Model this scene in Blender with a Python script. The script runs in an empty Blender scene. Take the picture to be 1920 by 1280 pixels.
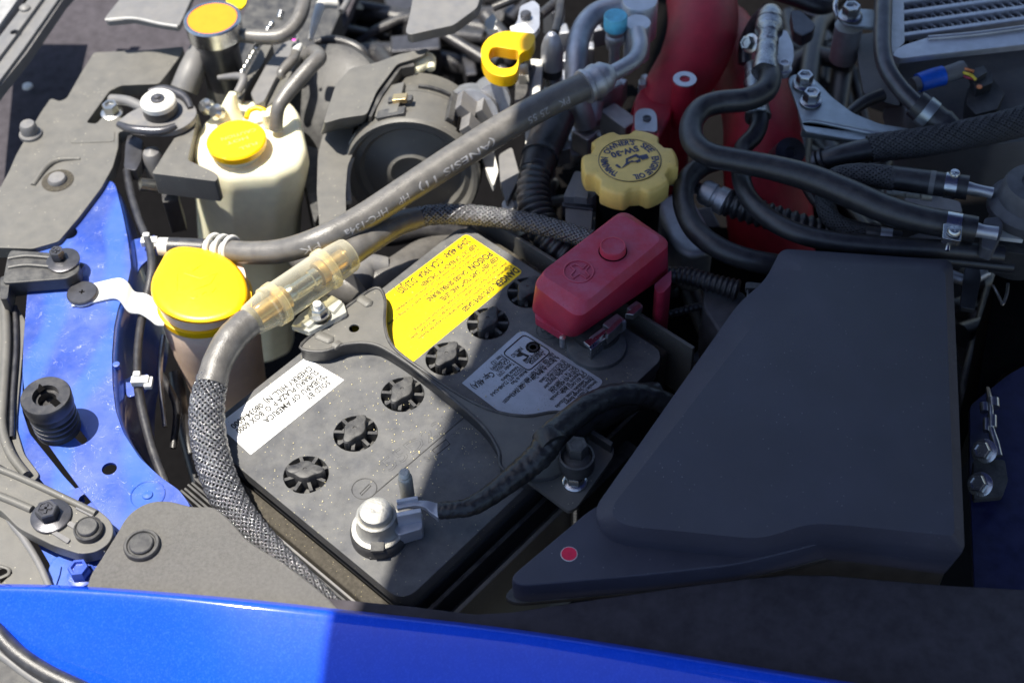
import bpy, math, random
from mathutils import Vector, Matrix, geometry, noise
random.seed(7)
SC = bpy.context.scene
COL = SC.collection
U = 0.01                                   # all measures below are centimetres
# ---------------------------------------------------------------- camera
F_PX, CXP, CYP = 2700.0, 960.0, 640.0
CAMH, TILT, ROLL = 68.4, math.radians(40.5), math.radians(-2.4)
CAMP = Vector((0, -CAMH*math.tan(TILT), CAMH))
CAMM = (Matrix.Rotation(TILT, 3, 'X') @ Matrix.Rotation(ROLL, 3, 'Z'))
cd = bpy.data.cameras.new('camera'); cam = bpy.data.objects.new('camera', cd); COL.objects.link(cam)
cam.matrix_world = Matrix.Translation(CAMP*U) @ CAMM.to_4x4()
cd.sensor_width = 36; cd.lens = F_PX/1920*36; cd.clip_start = 0.02; cd.clip_end = 200
cd.dof.use_dof = True; cd.dof.focus_distance = 0.845; cd.dof.aperture_fstop = 7.0
SC.camera = cam
# ---------------------------------------------------------------- light
SUN_D = Vector((0.29, -0.01, -1.0)).normalized()      # the way sunlight travels
w = bpy.data.worlds.new('World'); SC.world = w; w.use_nodes = True
nt = w.node_tree; bg = nt.nodes['Background']; sk = nt.nodes.new('ShaderNodeTexSky')
sk.sky_type = 'NISHITA'; sk.sun_disc = False
sk.sun_elevation = math.asin(-SUN_D.z)
sk.sun_rotation = math.atan2(-SUN_D.x, -SUN_D.y)
nt.links.new(sk.outputs[0], bg.inputs[0]); bg.inputs[1].default_value = 0.085
sl = bpy.data.lights.new('sun', 'SUN'); sl.energy = 4.2; sl.angle = math.radians(0.53); sl.color = (1, .94, .83)
so = bpy.data.objects.new('sun', sl); COL.objects.link(so)
so.rotation_euler = SUN_D.to_track_quat('-Z', 'Y').to_euler()
SC.view_settings.view_transform = 'Standard'; SC.view_settings.look = 'None'
SC.view_settings.exposure = 1.1; SC.view_settings.gamma = 1
# ---------------------------------------------------------------- pixels <-> place
FWD = CAMM @ Vector((0, 0, -1))
def ray(x, y):
    return CAMM @ Vector(((x-CXP)/F_PX, -(y-CYP)/F_PX, -1))
def P(x, y, z=0.0):
    d = ray(x, y); return CAMP + d*((z-CAMP.z)/d.z)
def PY(x, y, Y):
    d = ray(x, y); return CAMP + d*((Y-CAMP.y)/d.y)
def pxs(p):                                # centimetres per photo pixel at a point
    return (p-CAMP).dot(FWD)/F_PX
# ---------------------------------------------------------------- materials
MATS = {}
def mat(name, col, rough=.5, metal=0, var=.25, vs=1.2, dust=None, speck=None, bump=(.15, 14), coat=0, sss=0,
        trans=0, alpha=1, flake=0, ior=1.5, scratch=0, wave=None, aniso=0, spec=.5):
    m = bpy.data.materials.new(name); m.use_nodes = True; n = m.node_tree.nodes; L = m.node_tree.links
    b = n['Principled BSDF']; tc = n.new('ShaderNodeTexCoord'); mp = n.new('ShaderNodeMapping'); mp.inputs['Scale'].default_value = (100,)*3
    L.new(tc.outputs['Object'], mp.inputs[0]); V = mp.outputs[0]
    def noi(s, d=4, r=.55):
        t = n.new('ShaderNodeTexNoise'); t.inputs['Scale'].default_value = s; t.inputs['Detail'].default_value = d; t.inputs['Roughness'].default_value = r
        L.new(V, t.inputs['Vector']); return t
    def math_(op, a, c, cl=False):
        t = n.new('ShaderNodeMath'); t.operation = op; t.use_clamp = cl
        for i, v in enumerate((a, c)):
            if isinstance(v, (int, float)): t.inputs[i].default_value = v
            else: L.new(v, t.inputs[i])
        return t.outputs[0]
    def mix(f, a, c):
        t = n.new('ShaderNodeMix'); t.data_type = 'RGBA'
        if isinstance(f, (int, float)): t.inputs[0].default_value = f
        else: L.new(f, t.inputs[0])
        for i, v in ((6, a), (7, c)):
            if isinstance(v, tuple): t.inputs[i].default_value = v+(1,)
            else: L.new(v, t.inputs[i])
        return t.outputs[2]
    def ramp(v, a, c):
        t = n.new('ShaderNodeMapRange'); t.inputs[1].default_value = a; t.inputs[2].default_value = c; L.new(v, t.inputs[0]); return t.outputs[0]
    col = tuple(col)
    n1 = noi(vs); f = ramp(n1.outputs[0], .3, .7)
    c = mix(f, tuple(x*(1-var) for x in col), tuple(min(1, x*(1+var)) for x in col))
    rgh = None
    if flake:
        vo = n.new('ShaderNodeTexVoronoi'); vo.inputs['Scale'].default_value = 16; L.new(V, vo.inputs['Vector'])
        c = mix(math_('MULTIPLY', ramp(vo.outputs['Color'], .55, 1), flake, True), c, tuple(min(1, x*2+.05) for x in col))
    if dust:
        dc, da, ds = dust
        n2 = noi(ds, 6, .7); fd = ramp(n2.outputs[0], .35, .68)
        g = n.new('ShaderNodeNewGeometry'); sx = n.new('ShaderNodeSeparateXYZ'); L.new(g.outputs['Normal'], sx.inputs[0])
        up = ramp(sx.outputs[2], -.4, .9)
        n3 = noi(40, 2, .5)
        fd = math_('MULTIPLY', math_('MULTIPLY', fd, up), math_('ADD', ramp(n3.outputs[0], .35, .7), .35))
        fd = math_('MULTIPLY', fd, da, True); c = mix(fd, c, tuple(dc)); rgh = math_('ADD', math_('MULTIPLY', fd, .5), rough, True)
    if scratch:
        w1 = n.new('ShaderNodeTexNoise'); w1.inputs['Scale'].default_value = .8; w1.inputs['Detail'].default_value = 2; w1.inputs['Distortion'].default_value = 2.5; L.new(V, w1.inputs['Vector'])
        s1 = math_('SUBTRACT', w1.outputs[0], .5); s1 = math_('ABSOLUTE', s1, 0); s1 = math_('LESS_THAN', s1, .0035)
        n4 = noi(.9, 2); s1 = math_('MULTIPLY', s1, ramp(n4.outputs[0], .48, .6), True)
        c = mix(math_('MULTIPLY', s1, scratch, True), c, (.6, .6, .68))
    if speck:
        scol, sden, ssc = speck
        vo = n.new('ShaderNodeTexVoronoi'); vo.inputs['Scale'].default_value = ssc; L.new(V, vo.inputs['Vector'])
        a = math_('LESS_THAN', vo.outputs['Distance'], .22); sp = n.new('ShaderNodeSeparateColor'); L.new(vo.outputs['Color'], sp.inputs[0])
        n5 = noi(.6, 3); dens = math_('MULTIPLY', ramp(n5.outputs[0], .38, .68), sden)
        e = math_('LESS_THAN', sp.outputs[0], dens)
        c = mix(math_('MULTIPLY', a, e), c, tuple(scol))
    if wave:
        wc, wsc, wa = wave
        wv = n.new('ShaderNodeTexWave'); wv.inputs['Scale'].default_value = wsc; wv.inputs['Distortion'].default_value = 6; L.new(V, wv.inputs['Vector'])
        c = mix(math_('MULTIPLY', ramp(wv.outputs[0], .5, .9), wa), c, tuple(wc))
    L.new(c, b.inputs['Base Color'])
    if rgh is None:
        n6 = noi(vs*3); rr = n.new('ShaderNodeMapRange'); rr.inputs[3].default_value = max(.02, rough*.8); rr.inputs[4].default_value = min(1, rough*1.25); L.new(n6.outputs[0], rr.inputs[0]); rgh = rr.outputs[0]
    L.new(rgh, b.inputs['Roughness'])
    b.inputs['Metallic'].default_value = metal; b.inputs['Coat Weight'].default_value = coat; b.inputs['Coat Roughness'].default_value = .05
    b.inputs['IOR'].default_value = ior; b.inputs['Specular IOR Level'].default_value = spec
    if sss:
        b.inputs['Subsurface Weight'].default_value = sss; b.inputs['Subsurface Radius'].default_value = (1, .85, .6); b.inputs['Subsurface Scale'].default_value = .008
    if trans: b.inputs['Transmission Weight'].default_value = trans
    if alpha < 1: b.inputs['Alpha'].default_value = alpha
    if bump:
        bs, bsc = bump; n7 = noi(bsc, 5, .6); bp = n.new('ShaderNodeBump'); bp.inputs['Strength'].default_value = bs; bp.inputs['Distance'].default_value = .0006
        L.new(n7.outputs[0], bp.inputs['Height']); L.new(bp.outputs[0], b.inputs['Normal'])
    MATS[name] = m; return m
DU = (.30, .26, .20)
bat = mat('battery_plastic', (.085, .087, .094), .42, spec=.25, dust=((.22, .215, .20), .6, .45), speck=((.62, .55, .30), .16, 9), bump=(.15, 26), var=.15)
blk = mat('black_plastic', (.03, .03, .033), .42, var=.08, dust=((.2, .195, .18), .5, 1.2), bump=(.2, 25))
blkd = mat('dusty_black_plastic', (.115, .112, .104), .42, var=.07, dust=((.22, .205, .175), .30, .9), speck=((.5, .46, .36), .06, 8), bump=(.3, 18))
gry = mat('grey_plastic', (.14, .14, .15), .45, var=.07, dust=((.28, .26, .22), .5, .9))
deep = mat('shade_black', (.004, .0036, .0038), .9, bump=(.4, 6), spec=.06)  # base colour cut to near black to stand in for shade down in the bay
rub = mat('rubber', (.02, .02, .024), .3, spec=.7, dust=((.16, .15, .14), .28, 1.5), bump=(.25, 22))
rubg = mat('grey_rubber', (.11, .105, .10), .33, spec=.8, dust=((.22, .2, .17), .3, 1.5), bump=(.4, 9))
tape = mat('pvc_tape', (.016, .016, .018), .28, bump=(.9, 3.2), dust=((.10, .095, .08), .25, 1.4))
strand = mat('braid_filament', (.16, .16, .17), .14, metal=.5, bump=(.6, 60), spec=.9, coat=.5)
abx = mat('airbox_plastic', (.046, .046, .07), .46, speck=((.35, .35, .35), .04, 10), bump=(.5, 45), var=.15, vs=.3, dust=((.085, .082, .10), .5, .35))
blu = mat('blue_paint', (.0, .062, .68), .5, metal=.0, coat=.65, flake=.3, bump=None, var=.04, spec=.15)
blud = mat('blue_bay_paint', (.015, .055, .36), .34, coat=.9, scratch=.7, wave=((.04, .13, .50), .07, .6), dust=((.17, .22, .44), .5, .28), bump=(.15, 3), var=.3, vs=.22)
blu_shade = mat('shaded_blue_paint', (.006, .009, .06), .4, coat=.3, dust=((.05, .05, .12), .4, .6))  # the car's blue paint, darkened to carry the inner wing's deep shade
blui = mat('blue_hood_paint', (.05, .09, .42), .5, bump=None)
yel = mat('yellow_plastic', (.95, .54, .0), .35, sss=.15, bump=(.1, 14), var=.04)
yeo = mat('aged_yellow_plastic', (.86, .60, .17), .4, bump=(.25, 20), var=.08, speck=((.15, .12, .08), .02, 8))
cream = mat('cream_tank_plastic', (.93, .88, .64), .38, sss=.25, bump=(.15, 6), var=.06)
beige = mat('beige_tank_plastic', (.95, .70, .54), .45, sss=.25, bump=(.15, 6), var=.06)
wht = mat('white_plastic', (.74, .74, .71), .38, sss=.1, var=.06, dust=((.4, .38, .34), .3, 1.5))
wrub = mat('white_rubber', (.66, .65, .61), .5, var=.1)
zinc = mat('zinc_steel', (.55, .55, .53), .3, metal=1, var=.15, vs=3, bump=(.12, 12))
stl = mat('bright_steel', (.55, .56, .57), .25, metal=1, var=.1, bump=(.2, 10))
alu = mat('cast_aluminium', (.48, .49, .52), .42, metal=.85, var=.15, bump=(.6, 12))
alum = mat('milled_aluminium', (.55, .56, .60), .35, metal=.7, var=.1, bump=(.35, 20))
gald = mat('galvanised_bracket', (.42, .46, .48), .38, metal=.8, var=.12)
lead = mat('terminal_lead', (.42, .41, .38), .45, metal=.7, var=.12, bump=(.5, 7), dust=((.6, .58, .5), .5, 2))
dmt = mat('dark_metal', (.09, .09, .1), .3, metal=.6)
gold = mat('brass_clip', (.75, .55, .28), .3, metal=.9)
ylt = mat('yellow_label', (1.0, .70, .0), .4, bump=None, var=.02, speck=((.3, .25, .1), .03, 10))
wlt = mat('white_label', (.86, .86, .84), .45, bump=None, var=.03, speck=((.2, .18, .15), .16, 8))
slt = mat('silver_label', (.42, .46, .52), .35, metal=.25, bump=None, var=.08, speck=((.08, .075, .07), .45, 14))
ink = mat('black_ink', (.012, .012, .012), .5, bump=None)
inkb = mat('blue_grey_ink', (.045, .055, .11), .5, bump=None)
inkw = mat('white_ink', (.34, .34, .36), .5, bump=None)
org = mat('orange_label', (.95, .27, .005), .4, bump=None, var=.06)
redp = mat('red_crinkle_paint', (.42, .010, .032), .40, bump=(1.0, 11), var=.18, vs=.8)
redr = mat('red_soft_plastic', (.46, .016, .05), .42, sss=.12, bump=(.4, 22), dust=((.46, .17, .27), .7, .5), speck=((.05, .02, .02), .06, 9), var=.1)
reds = mat('red_sticker', (.75, .03, .08), .3, bump=None)
tealp = mat('light_blue_plastic', (.12, .50, .68), .4)
blup = mat('blue_tape', (.01, .10, .55), .4)
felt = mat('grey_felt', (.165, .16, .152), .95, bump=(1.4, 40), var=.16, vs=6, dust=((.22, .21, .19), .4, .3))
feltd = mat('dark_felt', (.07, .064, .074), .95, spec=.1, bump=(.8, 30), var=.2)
foam = mat('sandy_foam', (.075, .066, .052), .95, bump=(1.3, 28), var=.3, vs=5, speck=((.4, .34, .2), .2, 9))
valp = mat('valve_plastic', (.09, .09, .10), .5, bump=(.2, 20))
trim = mat('grey_trim', (.15, .15, .155), .4, var=.07, dust=((.25, .235, .21), .4, .8))
ltrim = mat('pale_trim', (.30, .30, .30), .4)
clr = mat('clear_plastic', (.88, .80, .55), .07, alpha=.27, bump=None, var=.06, spec=1.0)
def glassy(name, tint, k):
    m = bpy.data.materials.new(name); m.use_nodes = True; n = m.node_tree.nodes; L = m.node_tree.links; n.clear()
    out = n.new('ShaderNodeOutputMaterial'); mx = n.new('ShaderNodeMixShader'); tr = n.new('ShaderNodeBsdfTransparent'); gl = n.new('ShaderNodeBsdfPrincipled'); fr = n.new('ShaderNodeLayerWeight')
    tr.inputs[0].default_value = tint+(1,); gl.inputs['Base Color'].default_value = tint+(1,); gl.inputs['Roughness'].default_value = .08; gl.inputs['Specular IOR Level'].default_value = 1
    fr.inputs['Blend'].default_value = .35; mr = n.new('ShaderNodeMapRange'); mr.inputs[3].default_value = k; mr.inputs[4].default_value = .75
    L.new(fr.outputs['Facing'], mr.inputs[0]); L.new(mr.outputs[0], mx.inputs[0]); L.new(tr.outputs[0], mx.inputs[1]); L.new(gl.outputs[0], mx.inputs[2]); L.new(mx.outputs[0], out.inputs[0]); return m
clr = glassy('amber_clear_plastic', (.97, .93, .76), .05)
clr2 = mat('clear_plastic_tab', (.80, .80, .72), .1, alpha=.5, bump=None, var=.06, spec=1.0)
fwire = mat('yellow_wire_skin', (.85, .6, .05), .4); owire = mat('orange_wire_skin', (.8, .25, .08), .4)
chrm = mat('worn_chrome', (.36, .37, .39), .28, metal=1, bump=(.7, 5), var=.25, vs=2)
pink = mat('pink_paint', (.9, .05, .5), .5)
# ---------------------------------------------------------------- objects
ORG = {}
def _link(o): COL.objects.link(o); return o
def tag(o, label=None, cat=None, group=None, kind=None):
    if label: o['label'] = label
    if cat: o['category'] = cat
    if group: o['group'] = group
    if kind: o['kind'] = kind
    return o
def thing(name, label, cat, at, group=None):
    o = bpy.data.objects.new(name, None); o.empty_display_size = .01; _link(o); o.location = at*U; ORG[o] = at.copy()
    return tag(o, label, cat, group)
def mesh(name, vs, fs, m, parent=None, bevel=0, seg=2, smooth=True, ang=38, label=None, cat=None, group=None, kind=None, sub=0, flipfix=True):
    if parent is None:
        org = Vector((sum(v[0] for v in vs)/len(vs), sum(v[1] for v in vs)/len(vs), min(v[2] for v in vs)))
    else: org = ORG[parent]
    me = bpy.data.meshes.new(name)
    me.from_pydata([((Vector(v)-org)*U)[:] for v in vs], [], fs); me.validate()
    if flipfix:
        import bmesh
        bm = bmesh.new(); bm.from_mesh(me); bmesh.ops.recalc_face_normals(bm, faces=bm.faces); bm.to_mesh(me); bm.free()
    me.materials.append(m)
    o = bpy.data.objects.new(name, me); _link(o); ORG[o] = org
    if parent is None: o.location = org*U
    else: o.parent = parent
    if smooth:
        me.polygons.foreach_set('use_smooth', [True]*len(me.polygons))
        if not bevel: me.set_sharp_from_angle(angle=math.radians(ang))
    if bevel:
        b = o.modifiers.new('bevel', 'BEVEL'); b.width = bevel*U; b.segments = seg; b.limit_method = 'ANGLE'; b.angle_limit = math.radians(30); b.harden_normals = True
    if sub:
        s = o.modifiers.new('sub', 'SUBSURF'); s.levels = s.render_levels = sub
    return tag(o, label, cat, group, kind)
class B:                                    # collects shapes into one mesh
    def __init__(s): s.v = []; s.f = []
    def add(s, vs, fs):
        n = len(s.v); s.v += [Vector(v) for v in vs]; s.f += [tuple(i+n for i in f) for f in fs]; return s
    def obj(s, name, m, parent=None, **k): return mesh(name, s.v, s.f, m, parent, **k)
def frame(ax):
    ax = Vector(ax).normalized(); t = Vector((1, 0, 0)) if abs(ax.x) < .8 else Vector((0, 1, 0))
    a = ax.cross(t).normalized(); return a, ax.cross(a).normalized(), ax
def g_lathe(prof, org, ax=(0, 0, 1), n=32, a0=0, fn=None, caps=True):
    a, b, c = frame(ax); vs = []; fs = []; org = Vector(org)
    for r, h in prof:
        for i in range(n):
            t = a0+2*math.pi*i/n; rr = r*(fn(t, h) if fn else 1)
            vs.append(org+c*h+(a*math.cos(t)+b*math.sin(t))*rr)
    for j in range(len(prof)-1):
        for i in range(n):
            k = (i+1) % n; fs.append((j*n+i, j*n+k, (j+1)*n+k, (j+1)*n+i))
    if caps and prof[0][0] > 1e-4: fs.append(tuple(range(n))[::-1])
    if caps and prof[-1][0] > 1e-4: fs.append(tuple((len(prof)-1)*n+i for i in range(n)))
    return vs, fs
def cat_rom(pts, k=8, closed=False):
    out = []; n = len(pts); rng = n if closed else n-1
    for i in range(rng):
        g = (lambda j: pts[j % n]) if closed else (lambda j: pts[max(0, min(n-1, j))])
        p0, p1, p2, p3 = g(i-1), g(i), g(i+1), g(i+2)
        for s in range(k):
            t = s/k; out.append(.5*((2*p1)+(p2-p0)*t+(2*p0-5*p1+4*p2-p3)*t*t+(3*p1-p0-3*p2+p3)*t**3))
    if not closed: out.append(pts[-1].copy())
    return out
def wpath(px, rpx, k=8, closed=False):      # photo path -> (points, radii) in cm, evenly smoothed
    p4 = []
    for i, q in enumerate(px):
        p = P(*q); r = rpx[i] if isinstance(rpx, (list, tuple)) else rpx
        p4.append(Vector((p.x, p.y, p.z, r*pxs(p))))
    c = cat_rom(p4, k, closed); return [Vector(q[:3]) for q in c], [q[3] for q in c]
def frames(pts, closed=False):
    n = len(pts); T = []
    for i in range(n):
        a = pts[(i-1) % n] if closed or i > 0 else pts[i]; b = pts[(i+1) % n] if closed or i < n-1 else pts[i]
        T.append((b-a).normalized())
    up = Vector((0, 0, 1)); 
    if abs(T[0].dot(up)) > .95: up = Vector((0, 1, 0))
    N = [(up-T[0]*up.dot(T[0])).normalized()]
    for i in range(1, n):
        v = N[-1]-T[i]*N[-1].dot(T[i]); N.append(v.normalized())
    return T, N, [T[i].cross(N[i]) for i in range(n)]
def g_sweep(pts, rad, n=14, closed=False, caps=True, fn=None):
    T, N, Bn = frames(pts, closed); vs = []; fs = []
    for i, p in enumerate(pts):
        for j in range(n):
            t = 2*math.pi*j/n; r = rad[i] if not fn else rad[i]*fn(i, t)
            vs.append(p+(N[i]*math.cos(t)+Bn[i]*math.sin(t))*r)
    m = len(pts)
    for i in range(m if closed else m-1):
        for j in range(n):
            k = (j+1) % n; a = i*n; b = ((i+1) % m)*n; fs.append((a+j, a+k, b+k, b+j))
    if caps and not closed: fs.append(tuple(range(n))[::-1]); fs.append(tuple((m-1)*n+j for j in range(n)))
    return vs, fs
def tube(name, px, rpx, m, parent=None, n=18, k=8, closed=False, fn=None, **kw):
    pts, rad = wpath(px, rpx, k, closed); vs, fs = g_sweep(pts, rad, n, closed, True, fn)
    return mesh(name, vs, fs, m, parent, **kw)
def resample(pts, rad, d):
    o = [pts[0]]; r = [rad[0]]; acc = 0
    L = [0]
    for i in range(1, len(pts)): L.append(L[-1]+(pts[i]-pts[i-1]).length)
    n = max(2, int(L[-1]/d)); i = 0; o = []; r = []
    for s in range(n+1):
        t = L[-1]*s/n
        while i < len(pts)-2 and L[i+1] < t: i += 1
        q = (t-L[i])/max(1e-9, L[i+1]-L[i]); o.append(pts[i].lerp(pts[i+1], q)); r.append(rad[i]*(1-q)+rad[i+1]*q)
    return o, r
def g_corr(pts, rad, pitch, depth, n=18):   # corrugated tube
    p, r = resample(pts, rad, pitch/6); r = [x*(1-depth*(.5-.5*math.cos(2*math.pi*i/6))**1.5) for i, x in enumerate(r)]
    return g_sweep(p, r, n)
def g_braid(pts, rad, N=20, lay=1.0, amp=.045, wid=.8, spd=4):
    r0 = sum(rad)/len(rad); w = lay/r0; ds = math.pi/(N*w); p, r = resample(pts, rad, ds/spd)
    T, Nn, Bn = frames(p); vs = []; fs = []; hw = wid*math.pi/N*.5
    for sgn in (1, -1):
        for i in range(N):
            base = len(vs)
            jit = random.uniform(-.12, .12)*math.pi/N
            for k in range(len(p)):
                s = k*ds/spd; th = i*2*math.pi/N+sgn*w*s+jit; a = amp*r0*sgn*math.cos(N*w*s+math.pi*i)
                for q, e in ((-1, 0), (0, .07*r0), (1, 0)):
                    tt = th+q*hw; rr = r[k]+a+e; off = T[k]*(-sgn*q*hw*r0*.6)
                    vs.append(p[k]+off+(Nn[k]*math.cos(tt)+Bn[k]*math.sin(tt))*rr)
            for k in range(len(p)-1):
                for q in (0, 1):
                    a = base+k*3+q; fs.append((a, a+1, a+4, a+3))
    return vs, fs
def rnd(poly, r=8, k=4):                    # rounds the corners of a 2-D outline
    out = []; n = len(poly)
    for i in range(n):
        p = Vector(poly[i][:2]); a = Vector(poly[i-1][:2]); b = Vector(poly[(i+1) % n][:2])
        rr = r if not isinstance(r, (list, tuple)) else r[i]
        la = min(rr, (a-p).length*.49); lb = min(rr, (b-p).length*.49)
        u = p+(a-p).normalized()*la; v = p+(b-p).normalized()*lb
        for s in range(k+1):
            t = s/k; out.append(tuple(u*(1-t)**2+p*2*t*(1-t)+v*t*t))
    return out
def W(poly, z): return [P(q[0], q[1], q[2] if len(q) > 2 else z) for q in poly]
def g_stack(levels, cap=True):
    n = len(levels[0]); vs = [v for l in levels for v in l]; fs = []
    for j in range(len(levels)-1):
        for i in range(n):
            k = (i+1) % n; fs.append((j*n+i, (j+1)*n+i, (j+1)*n+k, j*n+k))
    if cap: fs.append(tuple(range(n))); fs.append(tuple((len(levels)-1)*n+i for i in range(n))[::-1])
    return vs, fs
def g_plate(poly, th, holes=(), down=Vector((0, 0, -1))):    # world outline, thickness, world holes
    loops = [list(poly)]+[list(h) for h in holes]; flat = [v for l in loops for v in l]
    tris = []
    if holes:
        o = 0; fl = []
        for l in loops: fl.append(list(range(o, o+len(l)))); o += len(l)
        r = geometry.delaunay_2d_cdt([Vector((v.x, v.y)) for v in flat], [], fl, 0, 1e-7)
        oc = r[3]
        def ins(c, l):
            k = False
            for i in range(len(l)):
                a, b_ = l[i], l[i-1]
                if (a.y > c.y) != (b_.y > c.y) and c.x < (b_.x-a.x)*(c.y-a.y)/(b_.y-a.y)+a.x: k = not k
            return k
        for t in r[2]:
            t = [oc[i][0] for i in t if oc[i]]
            if len(t) < 3: continue
            c = sum((flat[i] for i in t), Vector())/len(t)
            if ins(c, loops[0]) and not any(ins(c, h) for h in loops[1:]): tris.append(t)
    n = len(flat); vs = flat+[v+down*th for v in flat]; fs = []
    if holes:
        for t in tris: fs.append(tuple(t)); fs.append(tuple(i+n for i in t)[::-1])
    else: fs.append(tuple(range(n))); fs.append(tuple(i+n for i in range(n))[::-1])
    o = 0
    for l in loops:
        m = len(l)
        for i in range(m):
            k = (i+1) % m; fs.append((o+i, o+k, o+k+n, o+i+n))
        o += m
    return vs, fs
def circ(c, r, n=20, ell=1, a0=0):
    return [Vector((c.x+r*math.cos(a0+2*math.pi*i/n), c.y+r*ell*math.sin(a0+2*math.pi*i/n), c.z)) for i in range(n)]
def plate(name, px, z, th, m, parent=None, r=0, holes=(), **k):
    if r: px = rnd(px, r)
    vs, fs = g_plate(W(px, z), th, holes); return mesh(name, vs, fs, m, parent, **k)
def lathe(name, prof, org, m, parent=None, ax=(0, 0, 1), n=32, fn=None, caps=True, **k):
    vs, fs = g_lathe(prof, org, ax, n, 0, fn, caps); return mesh(name, vs, fs, m, parent, **k)
def g_box(c, ax, ay, az, sx, sy, sz):
    vs = [c+ax*(i*sx/2)+ay*(j*sy/2)+az*(k*sz/2) for i in (-1, 1) for j in (-1, 1) for k in (-1, 1)]
    return vs, [(0, 1, 3, 2), (4, 6, 7, 5), (0, 4, 5, 1), (2, 3, 7, 6), (0, 2, 6, 4), (1, 5, 7, 3)]
EX, EY, EZ = Vector((1, 0, 0)), Vector((0, 1, 0)), Vector((0, 0, 1))
def g_bolt(c, rh, h, rf=0, ax=(0, 0, 1), fh=.12, a0=.3, dish=.25):
    b = B()
    if rf: b.add(*g_lathe([(0, 0), (rf, 0), (rf*.99, fh*.6), (rf*.86, fh), (rh*.8, fh*1.3)], c, ax, 28))
    b.add(*g_lathe([(rh, fh*.8), (rh, fh+h*.86), (rh*.9, fh+h), (rh*.66, fh+h), (rh*.6, fh+h-dish*h), (0, fh+h-dish*h)], c, ax, 6, a0))
    return b
def bolt(name, x, y, z, rh, h, rf, m, parent, ax=(0, 0, 1), cross=False, **k):
    c = P(x, y, z); s = pxs(c); b = g_bolt(c, rh*s, h, rf*s, ax, a0=random.uniform(0, 1), dish=.25 if not cross else .1)
    if cross:
        a_, b_, c_ = frame(ax); q = c+c_*(h+.12)
        b.add(*g_box(q, a_, b_, c_, rh*s*1.0, rh*s*.22, h*.12)); b.add(*g_box(q, a_, b_, c_, rh*s*.22, rh*s*1.0, h*.12))
    return b.obj(name, m, parent, ang=30, **k)
# ---------------------------------------------------------------- lettering
def text_geo(s, bold=0, outline=0, fine=False):
    cu = bpy.data.curves.new('t', 'FONT'); cu.body = s; cu.size = 1; cu.resolution_u = 2; cu.offset = bold
    if outline: cu.fill_mode = 'NONE'; cu.bevel_depth = outline; cu.bevel_resolution = 0
    o = bpy.data.objects.new('t', cu); me = o.to_mesh()
    vs = [v.co.copy() for v in me.vertices]; fs = [tuple(p.vertices) for p in me.polygons]
    if fine:
        import bmesh
        bm = bmesh.new(); bm.from_mesh(me); bmesh.ops.triangulate(bm, faces=bm.faces); bmesh.ops.subdivide_edges(bm, edges=[e for e in bm.edges if e.calc_length() > .2], cuts=3, use_grid_fill=True); bmesh.ops.triangulate(bm, faces=bm.faces)
        bm.verts.ensure_lookup_table(); vs = [v.co.copy() for v in bm.verts]; fs = [tuple(v.index for v in f.verts) for f in bm.faces]; bm.free()
    o.to_mesh_clear(); bpy.data.objects.remove(o); bpy.data.curves.remove(cu)
    if not vs: return [], [], 1, 0
    x0 = min(v.x for v in vs); x1 = max(v.x for v in vs)
    for v in vs: v.x -= x0
    return vs, fs, x1-x0, .7
def word(s, p0, p1, z, h, m, parent, bold=0, outline=0, lift=.012, name='printed_text', mk=True):
    vs, fs, wd, cap = text_geo(s, bold, outline)
    a = P(p0[0], p0[1], z) if not isinstance(p0, Vector) else p0; b = P(p1[0], p1[1], z) if not isinstance(p1, Vector) else p1
    d = (b-a); L = d.length; d.normalize(); u = Vector((-d.y, d.x, 0))
    out = [a+d*(v.x/wd*L)+u*((v.y/cap-.5)*h)+Vector((0, 0, lift+v.z*h)) for v in vs]
    if not mk: return out, fs
    return mesh(name, out, fs, m, parent, smooth=False, flipfix=False)
# ================================================================ the setting
def quad(name, pts, m, th=1.0, **k):
    vs, fs = g_plate([Vector(p) for p in pts], th); return mesh(name, vs, fs, m, smooth=False, **k)
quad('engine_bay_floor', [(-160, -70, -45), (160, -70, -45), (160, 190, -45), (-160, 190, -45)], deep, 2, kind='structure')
asph = mat('asphalt', (.05, .05, .05), .9, bump=(.8, 2))
quad('ground', [(-3000, -3000, -70), (3000, -3000, -70), (3000, 3000, -70), (-3000, 3000, -70)], asph, 2, kind='structure')
# the bonnet stands open above; its front edge draws the shadow line over the battery
hz = 77.0
k_ = hz/-SUN_D.z; off = -SUN_D*k_
def shp(x, y): return P(x, y, 0)+off
h0 = shp(715, 1088); h1 = shp(945, 500); hd = (h1-h0).normalized()
A0 = h0-hd*20; A1 = h0+hd*75; back = Vector((hd.y, -hd.x, 0))
dn = (back*125+Vector((0, 0, -48)))
hv = [A0, A1, A1+dn+hd*50, A0+dn+hd*28]; nrm = (hv[1]-hv[0]).cross(hv[3]-hv[0]).normalized()
if nrm.z < 0: nrm = -nrm
bon = thing('bonnet', 'blue bonnet panel propped open over the engine bay, above the frame', 'bonnet', h0)
vs, fs = g_stack([[v+nrm*1.2 for v in hv], hv]); mesh('outer_panel', vs, fs, blui, bon, bevel=.3)
bb = B()
for i in range(4):
    a = hv[0].lerp(hv[1], .08+.28*i); c_ = a+dn*.9
    bb.add(*g_sweep([a-nrm*.8, c_-nrm*.8], [1.6, 1.6], 8))
bb.obj('inner_rib', blui, bon)

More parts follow.
